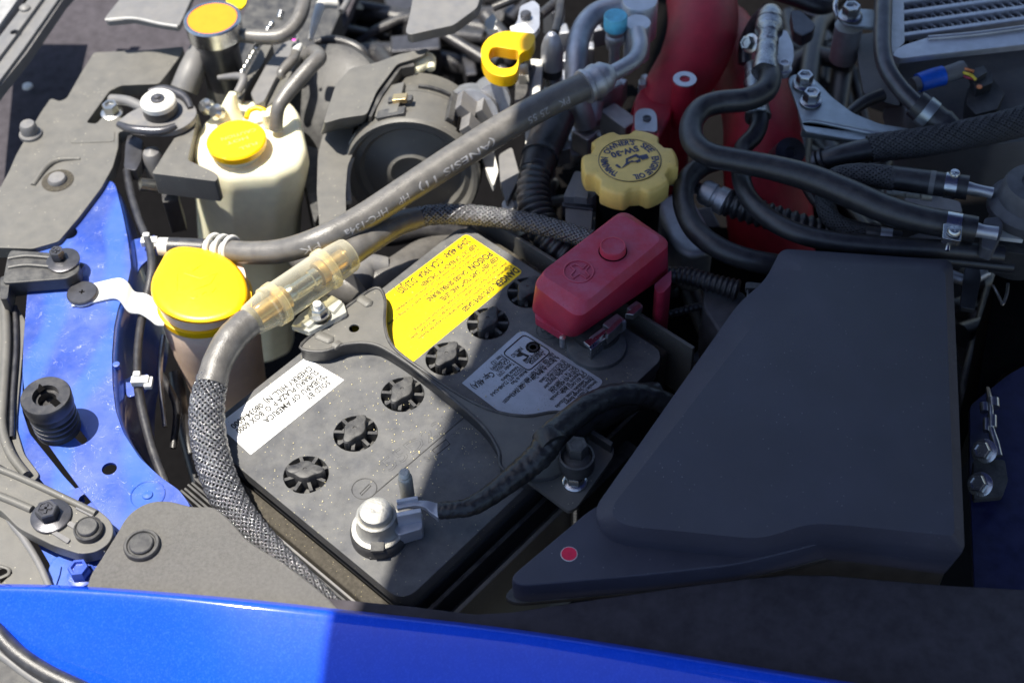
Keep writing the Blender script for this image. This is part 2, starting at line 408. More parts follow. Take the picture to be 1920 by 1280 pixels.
# ================================================================ battery
cA, cB, cC, cD = P(869, 420), P(1252, 663), P(756, 1130), P(373, 812)
e1 = ((cA-cD)+(cB-cC)).normalized(); e2 = ((cD-cC)+(cA-cB)).normalized(); BZ = EZ
bc = (cA+cB+cC+cD)/4
def bq(u, v, z=0): return cC+e1*u+e2*v+EZ*z
def rrect(u0, v0, u1, v1, r, z, k=5):
    out = []
    for cx, cy, a in ((u0+r, v0+r, 180), (u1-r, v0+r, 270), (u1-r, v1-r, 0), (u0+r, v1-r, 90)):
        for i in range(k+1):
            t = math.radians(a+90*i/k); out.append(bq(cx+r*math.cos(t), cy+r*math.sin(t), z))
    return out
LB, WB = (cB-cC).length, (cD-cC).length
LB = ((cB-cC).length+(cA-cD).length)/2; WB = ((cD-cC).length+(cA-cB).length)/2
batt = thing('car_battery', 'black car battery with yellow danger label and white seller label', 'battery', bq(LB/2, WB/2, -20))
cap_px = [(574, 889), (667, 812), (755, 739), (838, 672), (915, 606), (990, 548)]
caps = [P(x, y, 0) for x, y in cap_px]
holes = [[Vector((c.x+1.32*math.cos(t*math.pi/14), c.y+1.32*math.sin(t*math.pi/14), 0)) for t in range(28)] for c in caps]
vs, fs = g_plate(rrect(0, 0, LB, WB, 1.0, 0), .9, holes); mesh('lid', vs, fs, bat, batt, bevel=.12, seg=3)
bb = B(); bb.add(*g_stack([rrect(.15, .15, LB-.15, WB-.15, .9, -.92), rrect(.15, .15, LB-.15, WB-.15, .9, -1.9), rrect(.4, .4, LB-.4, WB-.4, .9, -2.1), rrect(.7, .7, LB-.7, WB-.7, .9, -20)]))
bb.obj('case', bat, batt, bevel=.08)
bw = B()
for c in caps: bw.add(*g_lathe([(1.33, -.02), (1.33, -.62), (1.31, -.62), (0, -.62)], c, n=28, caps=False))
bw.obj('cap_well', bat, batt)
caprot = [20, 62, 60, 58, 62, 60]
for i, c in enumerate(caps):
    a0 = math.radians(caprot[i] - (25 if i == 0 else 0)); b = B()
    b.add(*g_lathe([(0, -.75), (1.05, -.75), (1.05, -.6), (.5, -.55)], c, n=24))
    for k in range(8):
        a = a0+math.pi/8+k*math.pi/4; d = Vector((math.cos(a), math.sin(a), 0)); s_ = Vector((-d.y, d.x, 0))
        b.add(*g_box(c+d*.86+EZ*-.25, d, s_, EZ, .85, .2, .72))
    def lob(t, h=0):
        q = abs(math.cos(t-a0))
        return .62+.48*q**12
    prof = [(1.0, -.6), (1.0, .42), (.93, .52), (.85, .55), (.12, .55), (.10, .50), (0, .50)]
    vs, fs = g_lathe(prof, c, n=96)
    vv = []
    for v in vs:
        d = v-c; r = math.hypot(d.x, d.y); t = math.atan2(d.y, d.x); q = lob(t)*1.05 if r > .3 else 1
        if r > .3 : r = r*q + (0 if r > .9 else 0)
        vv.append(Vector((c.x+r*math.cos(t), c.y+r*math.sin(t), v.z)))
    b.add(vv, fs); b.obj('vent_cap', blk, batt, ang=32)
# labels
def label(name, poly, m, z=.012, r=0, k=4):
    if r: poly = rnd(poly, r, k)
    vs, fs = g_plate(W(poly, z), .01); return mesh(name, vs, fs, m, batt, smooth=False)
lw = label('address_label', [(573, 670), (645, 712), (470, 852), (408, 796)], wlt)
def bz(q, org, s): return (org[0]+q[0]/s, org[1]+q[1]/s)
o1, s1 = (400, 640), 3.764
for t, a, b, h in (('SOLD BY', (818, 285), (658, 405), .42), ('"SUBARU OF AMERICA', (792, 238), (362, 568), .42),
                   ('SUBARU PLAZA P. O. BOX 6000', (735, 212), (170, 640), .42), ('CHERRY HILL, NJ. 08034-6000', (692, 184), (132, 606), .42)):
    word(t, bz(a, o1, s1), bz(b, o1, s1), .012, h, ink, lw, bold=.03)
ly = label('danger_label', rnd([(874, 438), (981, 509), (793, 663), (775, 678), (735, 655), (700, 632), (662, 624), (655, 603)], [9, 9, 1, 1, 1, 1, 1, 1], 5), ylt)
o2, s2 = (700, 420), 5.12
for t, a, b, h, bo in (('20HR 48Ah  CCA 390A  D23(JIS)', (915, 150), (242, 655), .56, .012), ('KEEP OUT OF REACH OF CHILDREN', (985, 205), (462, 592), .36, .02),
     ('of accident flush with water and call a physician immediately', (1022, 235), (222, 836), .26, 0),
     ('Contains sulfuric acid. Avoid contact with skin, eyes or clothing. In ever', (1065, 250), (142, 968), .26, 0),
     ('POISON', (1128, 280), (925, 432), .52, .02), ('CAUSES SEVERE BURNS', (902, 452), (522, 734), .38, .02),
     ('KEEP VENT CAPS TIGHT AND LEVEL', (1192, 322), (648, 732), .38, .02),
     ('or adjust post connections without proper instruction and training', (1240, 350), (400, 1020), .27, 0),
     ('shield eyes and face from battery. Do not charge or use booster cables', (1282, 375), (365, 1104), .27, 0),
     ('Cigarettes, flames or sparks could cause battery to explode. Always', (1322, 402), (440, 1102), .27, 0),
     ('DANGER,', (1385, 435), (1165, 600), .52, .02), ('EXPLOSIVE GASES', (1145, 612), (862, 832), .38, .02)):
    word(t, bz(a, o2, s2), bz(b, o2, s2), .012, h, ink, ly, bold=bo+.018)
ls = label('rating_label', rnd([(978, 617), (1134, 715), (1060, 778), (950, 782), (866, 718)], [14, 12, 1, 1, 1], 5), slt)
o3, s3 = (860, 600), 6.4
bb = rnd([bz(q, o3, s3) for q in ((785, 170), (1110, 378), (840, 612), (525, 398))], 9, 5)
pts = W(bb, .03); vs, fs = g_sweep(pts, [.035]*len(pts), 6, closed=True); mesh('seal_border', vs, fs, ink, ls)
for t, a, b, h in (('Informações: FT Indústria', (1655, 735), (1440, 930), .26), ('Panasonic Storage Battery', (1612, 700), (1290, 1010), .26), ('555, Sakaijuku, Kosai, Shizuoka', (1582, 672), (1170, 1050), .26),
     ('CEP 431-0452 Japão', (1532, 640), (1240, 880), .26), ('P. Panasonic do Brasil Limitada', (1488, 612), (1110, 960), .26), ('CNPJ 04.403.408/0019-01', (1435, 588), (1120, 870), .26),
     ('SAC: Tel 11 - 3889-4000', (1392, 562), (1090, 850), .26), ('Informações: Importador', (1345, 535), (1030, 820), .26), ('CAOA MONTADORA', (1302, 510), (1050, 740), .26), ('DE VEICULOS LTDA. Fazenda', (1262, 482), (980, 750), .26),
     ('A. Barreiro do Meio Daia', (1205, 446), (890, 720), .26), ('Anápolis, Goiás-Brasil S/N, CEP 75133', (1172, 430), (640, 910), .26), ('ABNT NBR 15914 e ABNT NBR 15940 03.471.344/0001', (1135, 395), (540, 990), .26),
     ('Tensão: 12(V)', (655, 515), (478, 668), .28), ('CCA:390(A)', (606, 480), (448, 614), .28), ('RC:84(min)', (566, 456), (398, 600), .28), ('Peso: 13,3', (525, 425), (400, 530), .28), ('Cap: 48(A)', (418, 640), (170, 812), .44),
     ('Modelo da Placa', (815, 612), (640, 770), .26), ('55D23L(FT) 72-048-A34-0', (768, 580), (390, 905), .26), ('Validade: Bateria', (722, 555), (520, 730), .26),
     ('Segurança', (1025, 395), (865, 530), .34), ('Desempenho', (1000, 360), (810, 520), .34), ('INMETRO', (760, 335), (640, 440), .30)):
    word(t, bz(a, o3, s3), bz(b, o3, s3), .012, h, ink, ls, bold=.025)
# the certification marks: a ring with a spur and an N shape
c_ = P(*bz((892, 325), o3, s3), .02); vs, fs = g_lathe([(.34, 0), (.34, .012), (.20, .012), (.20, 0)], c_, n=24); mesh('round_mark', vs, fs, ink, ls)
vs, fs = g_lathe([(.46, 0), (.46, .012), (.43, .012), (.43, 0)], c_, n=24); mesh('round_mark', vs, fs, ink, ls)
for q in (((690, 440), (735, 370), (770, 425), (725, 440)), ((735, 375), (850, 425), (835, 450), (730, 400)), ((765, 480), (850, 425), (812, 480), (782, 498)), ((825, 325), (870, 350), (860, 368), (820, 340))):
    plate('logo_bar', [bz(p, o3, s3) for p in q], .024, .01, ink, ls, smooth=False)
# embossed writing
def emb(s, a, b, h, o=.02): word(s, bz(a, o1, s1), bz(b, o1, s1), 0, h, bat, batt, outline=o, lift=.0, name='embossed_text')
emb('55D23L', (1205, 885), (1705, 520), .95, .021); emb('SAE', (1495, 838), (1575, 770), .42, .03); emb('PP', (1585, 760), (1650, 705), .42, .03); emb('>PP<', (1690, 662), (1775, 605), .42, .03)
def strip(px, r, z, m, parent, name='embossed_line', closed=False):
    p = W(px, z); vs, fs = g_sweep(p, [r]*len(p), 6, closed); return mesh(name, vs, fs, m, parent)
strip([bz(q, o1, s1) for q in ((1130, 1082), (1800, 508))], .035, .0, blk, batt)
strip([bz(q, o1, s1) for q in ((1545, 765), (1640, 690), (1670, 722), (1575, 797))], .025, .01, blk, batt, closed=True)
for q, rr in (((683, 916), .72), ((1027, 619), .72)):
    cc = P(*q); p = circ(cc, rr, 28); vs, fs = g_sweep(p, [.03]*28, 6, closed=True); mesh('polarity_ring', vs, fs, blk, batt)
strip([bz(q, o1, s1) for q in ((1035, 1070), (1100, 1005), (1112, 1018), (1045, 1085))], .025, .01, blk, batt, 'minus_mark', True)
o5, s5 = (960, 380), 4.266
strip([bz(q, o5, s5) for q in ((225, 1005), (255, 985), (262, 962), (285, 968), (290, 990), (330, 985), (335, 1005), (302, 1015), (312, 1040), (285, 1050), (270, 1025), (240, 1035))], .03, .01, blk, batt, 'plus_mark', True)

# ================================================================ battery tray, foam and side strips
tray = thing('battery_tray', 'black ribbed tray walls and sandy foam strips around the battery', 'battery tray', bq(LB/2, -2, -6))
def bstrip(name, u0, v0, u1, v1, z, th, m, **k):
    vs, fs = g_plate([bq(u0, v0, z), bq(u1, v0, z), bq(u1, v1, z), bq(u0, v1, z)], th); return mesh(name, vs, fs, m, tray, **k)
bstrip('foam_strip', -1.05, -1.0, -.12, WB-.4, -1.1, 5, foam, bevel=.15)
for i in range(7): bstrip('tray_rib', -1.35-.27*i, -3, -1.20-.27*i, WB-1.5, -1.25-(.1 if i % 2 else 0), 4, blk if i else gry, bevel=.03)
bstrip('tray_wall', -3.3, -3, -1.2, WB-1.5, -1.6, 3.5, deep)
bstrip('foam_strip', LB+.1, .5, LB+.9, WB+.3, -.9, 5, foam, bevel=.15)
bstrip('tray_wall', LB+1.3, -1, LB+1.55, WB+.6, .1, 5, blkd, bevel=.05)
bstrip('tray_wall', -.6, -.75, LB-1.5, -.45, -1.6, 6, blk, bevel=.08)
bstrip('tray_wall', -1.6, -1.9, LB*.52, -1.6, -1.8, 9, blkd, bevel=.08)
bstrip('tray_ledge', -.6, -1.7, LB*.8, -.7, -3.4, 1, blk, bevel=.1)

# ================================================================ hold-down bracket
hb = thing('battery_bracket', 'black pressed steel hold-down bracket clamped across the battery', 'bracket', P(780, 690, .1))
bo = cat_rom([Vector((q[0], q[1], 0)) for q in ((563, 651), (600, 616), (656, 571), (704, 540), (722, 560), (722, 610), (737, 650), (790, 692), (865, 742), (925, 770), (985, 780), (1043, 772), (1085, 782), (1112, 800),
      (1060, 880), (1010, 900), (944, 880), (935, 845), (912, 806), (875, 770), (800, 708), (745, 668), (700, 645), (650, 645), (604, 659))], 4, True)
bzt = 1.05
hb_out = [P(q.x, q.y, bzt) for q in bo]
hh = circ(P(664, 615, bzt), .32, 14)
vs, fs = g_plate(hb_out, .16, [hh]); mesh('plate', vs, fs, blkd, hb, bevel=.04)
# downturned flange round the edge, with a proud rolled rim
n = len(hb_out); ctr = sum(hb_out, Vector())/n
vs = []; fs = []
for i, p in enumerate(hb_out): vs += [p, p+Vector((0, 0, -.98))]
for i in range(n):
    k = (i+1) % n; fs.append((2*i, 2*k, 2*k+1, 2*i+1))
mesh('flange', vs, fs, blk, hb)
vs, fs = g_sweep(hb_out, [.11]*n, 8, closed=True); mesh('rolled_rim', vs, fs, blk, hb)
for (x, y, dx, dy, L) in ((684, 565, .55, -.5, 1.2), (641, 590, .5, -.6, .9), (608, 633, .6, -.35, 1.4), (632, 647, .3, -.3, .5)):
    c = P(x, y, bzt); d = Vector((dx, dy, 0)).normalized(); q = [c-d*L*.5, c-d*L*.25, c, c+d*L*.25, c+d*L*.5]
    vs, fs = g_sweep(cat_rom(q, 3), [.05, .2]+[.34]*9+[.2, .05], 10); vs = [Vector((v.x, v.y, bzt+(v.z-bzt)*.5)) for v in vs]; mesh('stiffening_rib', vs, fs, blkd, hb)
# right end plate with its bolt
plate('end_plate', [(975, 890), (1020, 850), (1062, 792), (1108, 806), (1152, 840), (1148, 858), (1082, 950), (1066, 958)], 1.0, .3, blkd, hb, r=6, bevel=.06, holes=[W([(1025, 873), (1042, 857), (1050, 868), (1034, 886)], 1.0)])
vs, fs = g_box(P(1075, 790, 1.2), (P(1140, 832, 1)-P(1062, 775, 1)).normalized(), EZ, EX, 2.9, .5, .15)
plate('stop_edge', [(1045, 772), (1052, 768), (1150, 828), (1146, 836)], 1.7, 1.1, blk, hb, bevel=.05)
c = P(1078, 905, 1.0); s = pxs(c)
c = P(1078, 904, 1.0); b = g_bolt(c, 18*s, .6, 24*s, fh=.2); b.obj('flange_nut', stl, hb, ang=30)
lathe('threaded_rod', [(.28, -6)]+[(.28 if i % 2 else .22, -6+.15*i) for i in range(38)], c+Vector((.05, 0, -.3)), zinc, hb, n=12)
b = g_bolt(P(1082, 850, 2.45), 21*s, .8, 0, dish=.05); b.obj('hex_cap', blk, hb, ang=30)
lathe('clamp_ring', [(1.02, 0), (1.02, .95), (.9, .98), (.88, .9), (.88, 0)], P(1081, 872, 1.85), blk, hb, n=36)
lathe('spacer', [(.86, 0), (.86, .55), (.5, .7), (0, .7)], P(1081, 872, 1.9), blk, hb, n=28)
# ================================================================ negative terminal clamp and its taped cable
tm = thing('terminal_clamp', 'silvery lead clamp on the negative battery post beside the taped cable', 'battery terminal', P(712, 1008, 0))
c0 = P(712, 1003, 0); s = pxs(c0)
lathe('base_ring', [(1.62, 0), (1.62, .5), (1.5, .72), (1.25, .75), (0, .75)], c0, blk, tm, n=40)
lathe('washer', [(1.5, .76), (1.5, .86), (1.3, .9), (0, .9)], c0, lead, tm, n=40)
lathe('clamp_ring', [(1.02, .9), (1.25, .92), (1.1, 1.1), (1.06, 1.9), (1.12, 2.05), (1.0, 2.12), (.9, 2.05)], c0, lead, tm, n=40)
lathe('post', [(.93, 1.0), (.93, 2.3), (.88, 2.5), (.7, 2.6), (.15, 2.55), (0, 2.52)], c0, lead, tm, n=40)
mesh('key_tab', *g_box(P(708, 1022, .9)+EZ*.05, EX, EY, EZ, .75, .9, .22), blk, tm, bevel=.03)
mesh('key_tab', *g_box(P(708, 1038, .1), EX, EY, EZ, .9, .6, .2), blk, tm, bevel=.03)
b = B()
for (x0, y0, x1, y1, z, wz, wy) in ((744, 943, 784, 936, 2.1, .16, .2), (744, 969, 790, 960, 1.95, .5, .28)):
    a = P(x0, y0, z); c_ = P(x1, y1, z); d = (c_-a); m_ = (a+c_)/2-EZ*wz*.5; b.add(*g_box(m_, d.normalized(), EZ.cross(d.normalized()), EZ, d.length, wy, wz+.5))
b.obj('clamp_jaw', alum, tm, bevel=.04)
ear = [(742, 968), (792, 960), (792, 990), (748, 1003), (738, 992)]
plate('ear_plate', ear, 1.25, 1.0, alum, tm, r=5, bevel=.05)
plate('ear_flange', [(722, 1006), (745, 992), (790, 990), (788, 996), (752, 1008), (738, 1020)], .75, .15, lead, tm, r=5, bevel=.03)
lathe('stud', [(.42, .6), (.42, 2.4), (.4, 2.55), (.32, 2.65), (.32, 2.75), (.28, 2.8), (.32, 2.85), (.28, 2.9), (.32, 2.95), (.25, 3.05), (0, 3.05)], P(766, 945, 0)+Vector((0, .1, 0)), lead, tm, n=16)
ld = cat_rom([P(*q) for q in ((744, 950, 2.1), (775, 943, 2.1), (798, 944, 2.05), (815, 952, 1.9), (828, 956, 1.9))], 5)
b = B(); vs = []; fs = []; hws = [.55+.0*i for i in range(len(ld))]
for i, p in enumerate(ld):
    t = i/(len(ld)-1); tt = (ld[min(i+1, len(ld)-1)]-ld[max(0, i-1)]).normalized(); sd = Vector((-tt.y, tt.x, 0)).normalized(); h = .13+.42*t*t
    tz = .55-.2*t
    vs += [p+sd*h+EZ*0, p-sd*h, p-sd*h-EZ*(tz*.4+.3*t), p+sd*h-EZ*(tz*.4+.3*t)]
for i in range(len(ld)-1):
    for j in range(4): k = (j+1) % 4; fs.append((4*i+j, 4*i+k, 4*i+4+k, 4*i+4+j))
fs += [(0, 1, 2, 3), tuple(4*(len(ld)-1)+j for j in (3, 2, 1, 0))]
mesh('cable_lug', vs, fs, alum, tm, bevel=.04)

def wrink(am, f1, f2):
    def fn(i, t): return 1+am*(noise.noise(Vector((i*f1, math.cos(t)*f2, math.sin(t)*f2)))+.5*noise.noise(Vector((i*f1*3, math.cos(t)*f2*3, math.sin(t)*f2*3))))+am*.5*abs(math.sin(i*.55+t))
    return fn
nc = thing('taped_cable', 'black tape-wrapped cable running from the negative terminal past the bracket bolt', 'cable', P(940, 900, 0))
tube('tape_wrap', [(822, 957, 1.75), (850, 955, 1.8), (888, 947, 1.8), (930, 920, 1.9), (975, 885, 2.2), (1010, 855, 2.6), (1035, 820, 3.0), (1062, 792, 3.2), (1110, 757, 3.0), (1160, 740, 2.6), (1215, 742, 1.8), (1275, 770, .6), (1320, 800, -1)],
     [16, 16, 18, 20, 23, 25, 27, 24, 23, 22, 21, 20, 18], tape, nc, n=32, k=16, fn=wrink(.08, .22, 2.2))
tube('cable_tie', [(1040, 838, 3.0), (1032, 826, 3.0), (1026, 812, 3.05)], [30, 32, 30], tape, nc, n=20, k=3)
tube('tape_wrap', [(1030, 830, 2.4), (1075, 810, 1.9), (1150, 765, 1.2), (1230, 735, 0)], [18, 20, 24, 20], tape, nc, n=22, k=10, fn=wrink(.2, .14, 1.4))

# ================================================================ clear fuse holder
fh = thing('fuse_holder', 'clear yellowed inline fuse holder between two thick cables', 'fuse holder', P(560, 545, 1.5))
fa, fb = P(466, 604, 3.0), P(655, 475, 3.0); fd = (fb-fa).normalized(); FL = (fb-fa).length
def fl(prof): return [(r, h*FL) for r, h in prof]
lathe('end_cap', fl([(.55, 0), (.85, .0), (1.0, .03), (1.22, .19), (1.36, .2), (1.36, .235), (1.25, .24), (1.25, .30)]), fa, clr, fh, ax=fd, n=40, caps=False)
lathe('end_cap', fl([(1.25, .72), (1.36, .73), (1.36, .79), (1.2, .80), (1.16, .97), (1.05, 1.0), (.6, 1.0)]), fa, clr, fh, ax=fd, n=40, caps=False)
lathe('clear_tube', fl([(1.22, .26), (1.28, .3), (1.28, .72), (1.22, .76)]), fa, clr, fh, ax=fd, n=40, caps=False)
for a_, b_ in ((.24, .30), (.73, .79)):
    pr = []
    for i in range(8): pr += [(1.40 if i % 2 else 1.31, a_+(b_-a_)*i/8), (1.40 if i % 2 else 1.31, a_+(b_-a_)*(i+.9)/8)]
    lathe('knurled_ring', fl([(1.2, a_)]+pr+[(1.2, b_)]), fa, clr, fh, ax=fd, n=40, caps=False)
lathe('gold_contact', fl([(0, .06), (.62, .06), (.62, .27), (.8, .28), (.8, .36), (0, .36)]), fa, gold, fh, ax=fd, n=24)
lathe('gold_contact', fl([(0, .68), (.8, .68), (.8, .74), (.6, .76), (.6, .95), (0, .95)]), fa, gold, fh, ax=fd, n=24)
lathe('fuse', fl([(0, .37), (.55, .37), (.6, .38), (.6, .43), (.5, .44), (.5, .60), (.6, .61), (.6, .67), (0, .67)]), fa, stl, fh, ax=fd, n=24)
plate('base_tab', [(545, 610), (560, 590), (610, 553), (645, 568), (650, 585), (580, 622)], 1.5, .45, clr2, fh, r=3, bevel=.05)
plate('clamp_bar', [(562, 604), (600, 577), (612, 585), (578, 612)], 1.75, .25, clr2, fh, r=2, bevel=.03)
plate('clamp_bar', [(612, 562), (622, 553), (642, 565), (625, 585), (612, 577)], 1.75, .25, clr2, fh, r=2, bevel=.03)
c = P(598, 588, 1.8); s = pxs(c)
lathe('washer', [(20*s, 0), (20*s, .1), (0, .1)], c, zinc, fh)
lathe('washer', [(21*s, -.35), (21*s, -.28), (0, -.28)], c-EZ*.0, zinc, fh)
b = g_bolt(c, 16*s, .5, 0, dish=0); b.obj('nut', zinc, fh, ang=30)
lathe('stud', [(.27, 0), (.27, .75), (.24, .8), (.27, .85), (.27, .95), (.2, 1.0), (0, 1.0)], c, wht, fh, n=18)

# ================================================================ thick power cable, two braided halves
lc = thing('braided_cable', 'thick cable in sparkling black braid along the left edge of the battery', 'cable', P(400, 850, -1))
tube('rubber_sleeve', [(480, 597, 3.0), (455, 613, 3.0), (430, 640, 2.9), (408, 680, 2.6), (396, 722, 2.2)], [27, 28, 29, 28, 29], rubg, lc, n=24, fn=wrink(.035, .5, 2))
brp = [(400, 705, 2.3), (388, 760, 1.8), (392, 830, 1.2), (414, 905, .6), (448, 965, .2), (495, 1020, 0), (548, 1070, -.2), (598, 1112, -.5), (650, 1160, -1)]
brr = [27, 31, 32, 32, 30, 27, 23, 18, 15]
pts, rad = wpath(brp, brr, 10); vs, fs = g_sweep(pts, [r*.9 for r in rad], 16); mesh('cable_core', vs, fs, deep, lc)
vs, fs = g_braid(pts, rad, N=18, lay=.8, amp=.06, wid=.8); mesh('woven_sleeve', vs, fs, strand, lc, kind='stuff', flipfix=False, ang=180)
uc = thing('braided_cable', 'braided black cable with grey rubber end between fuse holder and red terminal cover', 'cable', P(850, 400, 3))
tube('rubber_sleeve', [(642, 483, 3.0), (668, 466, 2.9), (705, 442, 2.5), (745, 420, 2.0), (783, 408, 1.6)], [27, 26, 25, 23, 21], rubg, uc, n=24, fn=wrink(.03, .5, 2))
pts, rad = wpath([(772, 410, 1.7), (810, 403, 1.4), (870, 402, 1.1), (930, 408, 1.0), (990, 417, 1.1), (1050, 432, 1.3), (1110, 450, 1.5)], [18, 18, 18, 18, 18, 17, 17], 10)
vs, fs = g_sweep(pts, [r*.9 for r in rad], 16); mesh('cable_core', vs, fs, deep, uc)
vs, fs = g_braid(pts, rad, N=14, lay=.8, amp=.06, wid=.8); mesh('woven_sleeve', vs, fs, strand, uc, kind='stuff', flipfix=False, ang=180)

# ================================================================ red positive terminal cover
rc = thing('terminal_cover', 'red soft plastic cover over the positive battery terminal', 'terminal cover', P(1120, 560, 1))
Lr = [[(1012, 512), (1098, 567), (1243, 447), (1163, 400)], [(996, 532), (1086, 598), (1261, 456), (1168, 392)], [(989, 578), (1072, 638), (1262, 508), (1166, 440)]]
zz = [4.7, 4.2, 1.3]
lv = [W(rnd(Lr[0], 17, 5), zz[0]), W(rnd(Lr[1], 22, 5), zz[1]), W(rnd([(a[0]*.45+b_[0]*.55, a[1]*.45+b_[1]*.55) for a, b_ in zip(Lr[1], Lr[2])], 22, 5), 2.75), W(rnd(Lr[2], 22, 5), zz[2])]
vs, fs = g_stack(lv); mesh('housing', vs, fs, redr, rc, bevel=.22, seg=4)
plate('side_leg', [(1226, 534), (1246, 516), (1259, 506), (1259, 532), (1245, 548), (1232, 550)], 2.2, 5.0, redr, rc, r=5, bevel=.08)
plate('front_lip', [(1003, 583), (1062, 622), (1056, 628), (1004, 596)], 1.35, .6, redr, rc, r=3, bevel=.05)
c = P(1149, 471, 4.7); s = pxs(c)
lathe('push_button', [(25*s, -.2), (25*s, .38), (23.5*s, .5), (22*s, .52), (21*s, .47), (0, .45)], c, redr, rc, n=44)
lathe('button_seat', [(27*s, -.1), (27*s, .03), (25*s, .04)], c, deep, rc, n=44)
c = P(1085, 509, 4.7); s = pxs(c); p = circ(c+EZ*.02, 28*s, 40); vs, fs = g_sweep(p, [.06]*40, 6, closed=True); mesh('plus_ring', vs, fs, redr, rc)
o5, s5 = (960, 380), 4.266
strip([bz(q, o5, s5) for q in ((470, 510), (505, 540), (470, 580), (490, 605), (540, 570), (595, 605), (620, 585), (590, 545), (618, 505), (600, 495), (565, 530), (530, 500), (495, 495))], .05, 4.73, redr, rc, 'plus_mark', True)
cl = thing('positive_clamp', 'shiny folded steel clamp sticking out below the red terminal cover', 'battery terminal', P(1130, 640, 0))
plate('clamp_jaw', [(1094, 640), (1102, 636), (1136, 616), (1138, 622), (1106, 650)], 1.5, .25, stl, cl, bevel=.03)
o5b = [(1105, 640), (1133, 620), (1133, 634), (1107, 662)]
plate('clamp_plate', [(1103, 650), (1135, 626), (1140, 630), (1108, 656)], 1.3, 1.0, stl, cl, bevel=.05)
plate('clamp_arm', [(1135, 620), (1165, 594), (1168, 602), (1150, 620), (1140, 628)], 1.9, .9, zinc, cl, bevel=.05)
d_ = (P(1135, 622, 1)-P(1105, 644, 1)).normalized(); mesh('clamp_jaw', *g_box(P(1120, 637, .9), d_, EZ.cross(d_), EZ, 1.15, .28, 1.2), alum, cl, bevel=.05)
mesh('clamp_block', *g_box(P(1152, 612, .9), d_, EZ.cross(d_), EZ, 1.3, .9, .9), alum, cl, bevel=.12)
mesh('clamp_block', *g_box(P(1190, 580, 1.0), d_, EZ.cross(d_), EZ, .9, .6, .6), alum, cl, bevel=.1)
lathe('post_ring', [(1.5, -.6), (1.5, .6), (1.2, .7), (.9, .7), (0, .7)], P(1118, 625, .2), blk, cl, n=32)
lathe('lid_boss', [(1.9, 0), (1.85, .25), (1.6, .35), (0, .35)], P(1118, 650, 0), bat, batt, n=40)
plate('clamp_arm', [(1172, 588), (1190, 574), (1200, 566), (1205, 575), (1188, 590)], 1.8, .5, zinc, cl, bevel=.05)
lathe('stud', [(.2, 0), (.2, .8), (0, .85)], P(1055, 648, 1.2), zinc, cl, n=12)

# ================================================================ washer bottle filler
wb = thing('washer_bottle', 'beige washer bottle with bright yellow filler cap and white mounting strap', 'washer bottle', P(390, 620, -6))
cap = [(286, 556), (283, 525), (296, 490), (318, 466), (345, 462), (400, 473), (440, 494), (463, 525), (466, 560), (450, 586), (415, 603), (370, 608), (325, 598), (298, 580)]
cap = [(284, 560), (283, 526), (314, 470), (338, 461), (385, 466), (428, 483), (457, 513), (468, 548), (460, 578), (430, 598), (385, 608), (340, 604), (305, 588)]
cp = [Vector((q[0], q[1], 0)) for q in rnd(cap, [20, 18, 12, 14, 20, 20, 20, 20, 20, 20, 20, 20, 20], 3)]
def scl(p, f, c=(378, 537)): return [(c[0]+(q[0]-c[0])*f, c[1]+(q[1]-c[1])*f) for q in p]
cpp = [(q.x, q.y) for q in cp]
lv = [W(scl(cpp, .80), 2.72), W(scl(cpp, .90), 2.66), W(scl(cpp, .965), 2.55), W(cpp, 2.25), W(scl(cpp, 1.01), 1.85), W(scl(cpp, .99), 1.45)]
vs, fs = g_stack(lv); mesh('filler_cap', vs, fs, yel, wb, ang=60)
cw = P(384, 560, 0); s = pxs(cw)
lathe('neck', [(84*s, 1.5), (84*s, .2), (86*s, -.2)], cw, beige, wb, n=48)
lathe('collar', [(86*s, .15), (90*s, .1), (90*s, -.35), (86*s, -.4)], cw, yeo if 0 else yel, wb, n=48)
lathe('bottle', [(0, .0), (84*s, -.1), (88*s, -.9), (88*s, -2.2), (86*s, -4), (74*s, -9), (66*s, -14), (62*s, -30)], cw, beige, wb, n=48)
plate('latch_tab', [(425, 592), (448, 582), (452, 592), (430, 602)], 2.0, 2.2, yel, wb, r=2, bevel=.05)
plate('hinge_tab', [(464, 540), (472, 548), (472, 580), (460, 590), (458, 560)], 1.9, .9, yel, wb, r=2, bevel=.05)
# embossed wiper sign
zc = 2.74
def dz(px, nm='embossed_sign', r=.035, closed=False): strip(px, r, zc-.03, yel, wb, nm, closed)
dz([(332, 515), (332, 546), (360, 545), (395, 532), (407, 513), (375, 522), (345, 512)], closed=False)
dz([(350, 502), (362, 508), (376, 498)]); dz([(355, 556), (362, 560), (370, 556)]); dz([(378, 553), (386, 547), (394, 552)]); dz([(398, 548), (405, 540), (412, 545)])
# white strap and its screw
def ribbon(name, pts, wd, th, m, parent, side=None, k=5, **kw):
    c = cat_rom([Vector(p) for p in pts], k); T, N, Bn = frames(c); vs = []; fs = []
    for i, p in enumerate(c):
        sd = side if side is not None else Vector((-T[i].y, T[i].x, 0)).normalized()
        up = sd.cross(T[i]).normalized(); w_ = wd if not isinstance(wd, list) else wd[0]+(wd[1]-wd[0])*i/(len(c)-1)
        vs += [p+sd*w_/2+up*th/2, p-sd*w_/2+up*th/2, p-sd*w_/2-up*th/2, p+sd*w_/2-up*th/2]
    for i in range(len(c)-1):
        for j in range(4): q = (j+1) % 4; fs.append((4*i+j, 4*i+q, 4*i+4+q, 4*i+4+j))
    e = 4*(len(c)-1); fs += [(0, 1, 2, 3), (e+3, e+2, e+1, e)]
    return mesh(name, vs, fs, m, parent, bevel=.03, **kw)
RZ = .6                                    # height of the blue rail
